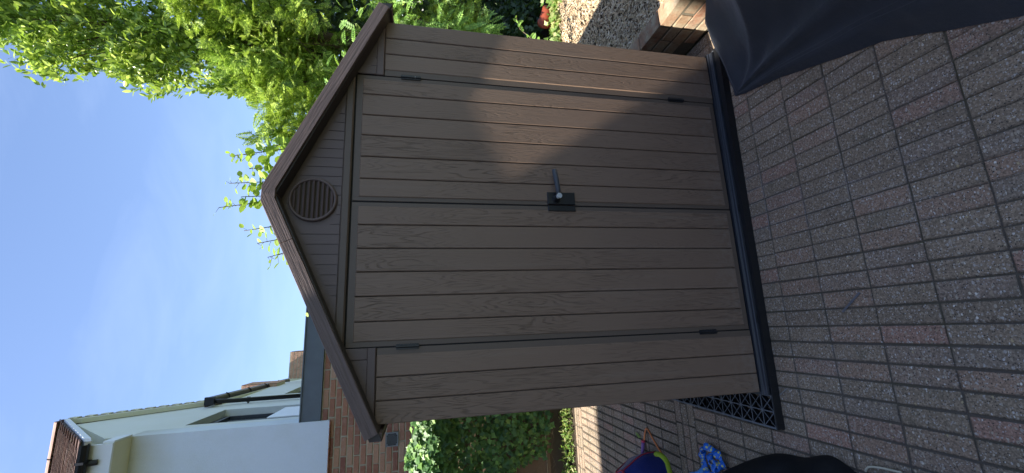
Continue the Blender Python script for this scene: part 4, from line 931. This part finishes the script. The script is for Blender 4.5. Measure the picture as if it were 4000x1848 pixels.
for off_ in (0, .011):
    pts = []
    for k in range(46):
        uu = 8.15+k*.27; 
        if uu > U-2: break
        a_ = .42+off_*6; i, t = hemf(uu); j = round(uu*(NU-1)/(U-1)); b0 = cvv[j*(Vn+1)+3].lerp(cvv[j*(Vn+1)+4], a_*8-3); pts.append(tuple(b0+Vector((-.0012, -.0006, .0012))-CO2))
    MB().tube(smooth_pts(pts, 3), .0009, 5).obj('stitch_line', M['thread'], co, fix=False)

# ------------------------------------------------------------------ things on the left
M['bluebag'] = m_fabric('navy_cloth', (.010,.028,.20), .5); M['red'] = m_plain('red_piping', (.40,.03,.05), .6); M['lime'] = m_plain('lime_foam', (.30,.42,.03), .7, .3, bump=.002, bsc=150)
M['orange'] = m_plain('orange_cord', (.80,.28,.10), .7, nsc=120, namt=.4); M['pink'] = m_plain('pink_plastic', (.75,.08,.14), .4); M['purple'] = m_plain('purple_plastic', (.32,.16,.42), .4); M['yellow'] = m_plain('yellow_plastic', (.62,.60,.10), .5)
tb = empty('toy_bag', (-.845, 1.17, 0)); tag(tb, 'navy blue cloth bag with red seams on the paving left of the shed', 'bag'); TO = Vector((-.845, 1.17, 0))
bg_ = MB(); nn, mm = 40, 14
for j in range(mm+1):
    t = j/mm; r0 = .30*math.sin(math.pi*(.08+.92*(1-t)**.8)/2)**.6 if t < 1 else 0.0; zz = .30*math.sin(t*math.pi/2)
    r0 = .265*math.cos(t*math.pi/2)**.7 if t < 1 else .001
    for k in range(nn):
        a = 2*math.pi*k/nn; rr = r0*(1+.06*abs(math.cos(4*a))+.05*mnoise.noise(Vector((math.cos(a)*2, math.sin(a)*2, t*3)))); bg_.v.append((rr*math.cos(a), rr*math.sin(a), zz+.01+.03*mnoise.noise(Vector((math.cos(a)*3, math.sin(a)*3, t*4)))*(t > 0)))
for j in range(mm):
    for k in range(nn): a = j*nn+k; b = j*nn+(k+1) % nn; bg_.f.append((a, b, b+nn, a+nn))
bv = list(bg_.v); bg_.obj('bag_cloth', M['bluebag'], tb, smooth=True)
for k in range(0, nn, 5):
    MB().tube([tuple(Vector(bv[j*nn+k])*1.012) for j in range(0, mm)], .0045, 6).obj('seam', M['red'], tb, smooth=True)
rng_pts = [tuple(Vector(bv[9*nn+k % nn])*1.01) for k in range(nn+1)]
MB().tube(rng_pts, .005, 6).obj('rim', M['red'], tb, smooth=True)
# lime tube handle
lt = [(-.53,1.01,.09),(-.505,.94,.135),(-.49,.89,.158),(-.48,.845,.165),(-.495,.82,.15),(-.528,.83,.125),(-.569,.863,.10),(-.611,.886,.08),(-.68,.90,.06)]
tag(MB().tube(smooth_pts(lt), .0155, 12).obj('foam_tube', M['lime'], smooth=True), 'bent lime green foam tube leaning out of the navy bag', 'tube')
# skipping rope
sr = empty('skipping_rope', (-.56, 1.3, .01)); tag(sr, 'orange skipping rope with a pink and purple handle on the paving', 'skipping rope'); SRO = Vector((-.56, 1.3, .01))
rp = smooth_pts([(-.515,1.318,.012),(-.46,1.300,.010),(-.425,1.275,.009),(-.430,1.245,.009),(-.47,1.200,.009),(-.52,1.135,.009),(-.548,1.095,.009),(-.58,1.05,.012)], 10)
for ph in (0, 2.1, 4.2):
    MB().tube([tuple(p+Vector((.0028*math.cos(i*.9+ph), .0028*math.sin(i*.9+ph), .0028*math.sin(i*.9+ph)))-SRO) for i, p in enumerate(rp)], .0032, 6).obj('cord', M['orange'], sr, smooth=True)
MB().tube([tuple(Vector(p)-SRO) for p in ((-.530,1.322,.02),(-.522,1.320,.02),(-.516,1.319,.02))], [.011,.0165,.012], 12).obj('ferrule', M['pink'], sr, smooth=True)
MB().tube([tuple(Vector(p)-SRO) for p in ((-.530,1.3225,.020),(-.58,1.330,.024),(-.63,1.337,.03))], [.0125,.0125,.0125], 12).obj('handle', M['purple'], sr, smooth=True)
ch = MB()
for k in range(6):
    c = Vector((-.650-.026*k, 1.265+.035*k, .13+.0*k)); ch.tube([tuple(c+Vector((.012*math.cos(a), .016*math.sin(a), .008*math.sin(a+k)))) for a in [2*math.pi*j/12 for j in range(13)]], .0045, 6)
tag(ch.obj('plastic_chain', M['yellow'], smooth=True), 'yellow plastic links on the rim of the navy bag', 'chain')
# blue and yellow crumpled swim bag
def m_by():
    m = NM('blue_yellow_print', .35, .5); f = m.voro(75, feat='F1'); rc = m.n('ShaderNodeSeparateColor'); m.l(f.outputs['Color'], rc.inputs[0]); k_ = m.math('MULTIPLY', m.math('GREATER_THAN', rc.outputs[0], .62), m.math('LESS_THAN', f.outputs['Distance'], .52))
    m.col(m.mix(k_, (.012,.16,.66), (.62,.62,.16))); m.bump(m.noise(60, 5), .004); return m.m
M['by'] = m_by(); M['ltblue'] = m_plain('light_blue_strap', (.06,.25,.60), .5)
def ribbon(pts, wd, name, m, parent, off, tw=0.0, th=.002):
    m_ = MB(); pts = smooth_pts(pts, 8); n_ = len(pts)
    for i, p in enumerate(pts):
        t = (pts[min(i+1, n_-1)]-pts[max(i-1, 0)]).normalized(); a = tw*.45*math.sin(i*.32)+.35; s_ = t.cross(Vector((0,0,1))).normalized(); u_ = s_*math.cos(a)+Vector((0,0,1))*math.sin(a); w_ = wd*(.72+.18*math.sin(i*.5)+.08*random.random())
        nrm_ = t.cross(u_)*th; c = p-off
        for q in (c-u_*w_*.5, c+nrm_*4*math.sin(i*.9), c+u_*w_*.5): m_.v.append(tuple(q+nrm_)); 
        for q in (c-u_*w_*.5, c+nrm_*4*math.sin(i*.9), c+u_*w_*.5): m_.v.append(tuple(q-nrm_))
    for i in range(n_-1):
        a = i*6; b = a+6; m_.f += [(a, a+1, b+1, b), (a+1, a+2, b+2, b+1), (a+4, a+3, b+3, b+4), (a+5, a+4, b+4, b+5), (a, b, b+3, a+3), (a+2, a+5, b+5, b+2)]
    m_.f += [(0, 3, 4, 1), (1, 4, 5, 2)]; return m_.obj(name, m, parent, smooth=True)
sw = empty('swim_ring', (-.43, .5, 0)); tag(sw, 'crumpled blue inflatable with yellow print lying flat on the paving', 'inflatable'); SWO = Vector((-.43, .5, 0))
ribbon([(-.415,.60,.03),(-.385,.565,.035),(-.372,.52,.035),(-.380,.46,.035),(-.405,.42,.035),(-.44,.415,.03),(-.465,.45,.03),(-.475,.50,.035),(-.45,.53,.03),(-.42,.52,.04)], .05, 'ring_skin', M['by'], sw, SWO, 1.1)
ribbon([(-.415,.60,.02),(-.44,.585,.03),(-.475,.58,.03),(-.51,.57,.03),(-.53,.53,.035),(-.50,.49,.03),(-.46,.47,.04),(-.425,.455,.05)], .055, 'ring_skin', M['by'], sw, SWO, .9)
ribbon([(-.40,.50,.03),(-.425,.49,.04),(-.44,.455,.04),(-.43,.43,.035)], .035, 'flap', M['by'], sw, SWO, 1.4)
ribbon([(-.50,.56,.02),(-.545,.64,.02),(-.60,.74,.02),(-.68,.86,.02)], .055, 'strap', M['ltblue'], sw, SWO, .2)
# black holdall
M['blackcloth'] = m_fabric('black_cloth', (.0035,.0038,.0045), .7); M['blackcloth'].node_tree.nodes['Principled BSDF'].inputs['Sheen Weight'].default_value = 0; M['cream'] = m_plain('cream_webbing', (.55,.50,.36), .8)
hb = empty('black_holdall', (-.62, -.1, 0)); tag(hb, 'soft black fabric bag slumped on the paving beside the grid base', 'bag'); HBO = Vector((-.62, -.1, 0))
rim = [(-.62,.50),(-.473,.401),(-.395,.27),(-.325,.132),(-.288,.04),(-.272,-.037),(-.262,-.13),(-.228,-.225),(-.224,-.28),(-.250,-.345),(-.270,-.40),(-.235,-.47),(-.20,-.60),(-.25,-.85),(-.6,-1.0),(-1.1,-.6),(-1.15,.2),(-.85,.5)]
rim = rim+[rim[0]]; rs = smooth_pts([(a, b, 0) for a, b in rim], 5)[:-1]; cen = Vector((-.68, -.15, 0)); b_ = MB(); nr = len(rs); mm = 12
for j in range(mm+1):
    t = j/mm
    for k, p in enumerate(rs):
        v = p.lerp(cen, 1-math.cos(t*math.pi/2)*1.0 if t < 1 else 1.0); q = Vector((v.x, v.y, .22*math.sin(t*math.pi/2)**.8+.005)); nz_ = mnoise.noise(Vector((q.x*9+q.y*4, q.y*3, 2)))
        q.z += .035*nz_*(t > 0)*(t < 1); b_.v.append(tuple(q-HBO))
for j in range(mm):
    for k in range(nr): a = j*nr+k; c = j*nr+(k+1) % nr; b_.f.append((a, c, c+nr, a+nr))
b_.obj('bag_cloth', M['blackcloth'], hb, smooth=True)
MB().tube(smooth_pts([tuple(Vector(p)-HBO) for p in ((-.240,-.405,.014),(-.226,-.415,.016),(-.216,-.430,.016),(-.208,-.475,.016),(-.204,-.54,.016))], 5), [.0015]+[.0042]*19+[.004], 8).obj('piping', M['cream'], hb, smooth=True)
# small litter: leaf, zip strip, straw
tag(MB().add([(-.50,1.445,.012),(-.478,1.43,.02),(-.490,1.40,.014),(-.513,1.375,.006),(-.518,1.41,.012)], [(0,1,2),(0,2,4),(2,3,4)]).obj('fallen_leaf', M['weed'], fix=False), 'single pale fallen leaf on the shaded paving behind the rope', 'leaf')
M['strip'] = m_plain('translucent_strip', (.15,.15,.16), .5); zs = MB(); A, B_ = Vector((.430,-.522,.004)), Vector((.362,-.440,.004))
for k in range(20):
    p = A.lerp(B_, k/19); T = Matrix.Translation(p) @ Matrix.Rotation(math.atan2(B_.y-A.y, B_.x-A.x), 4, 'Z'); zs.box(-.0016, .0016, -.0045, .0045, -.001, .001, T)
T = Matrix.Translation(A.lerp(B_, .5)) @ Matrix.Rotation(math.atan2(B_.y-A.y, B_.x-A.x), 4, 'Z'); zs.box(-.053, .053, -.0022, .0022, -.0015, .0005, T)
tag(zs.obj('plastic_strip', M['strip'], fix=False), 'small pale ribbed plastic strip lying on the centre pavers', 'plastic strip')
tag(MB().tube([(.022,-.090,.005),(-.012,-.045,.005)], .0018, 6).obj('straw', M['metalvent']), 'thin pale straw lying near the front edge of the grid base', 'straw')
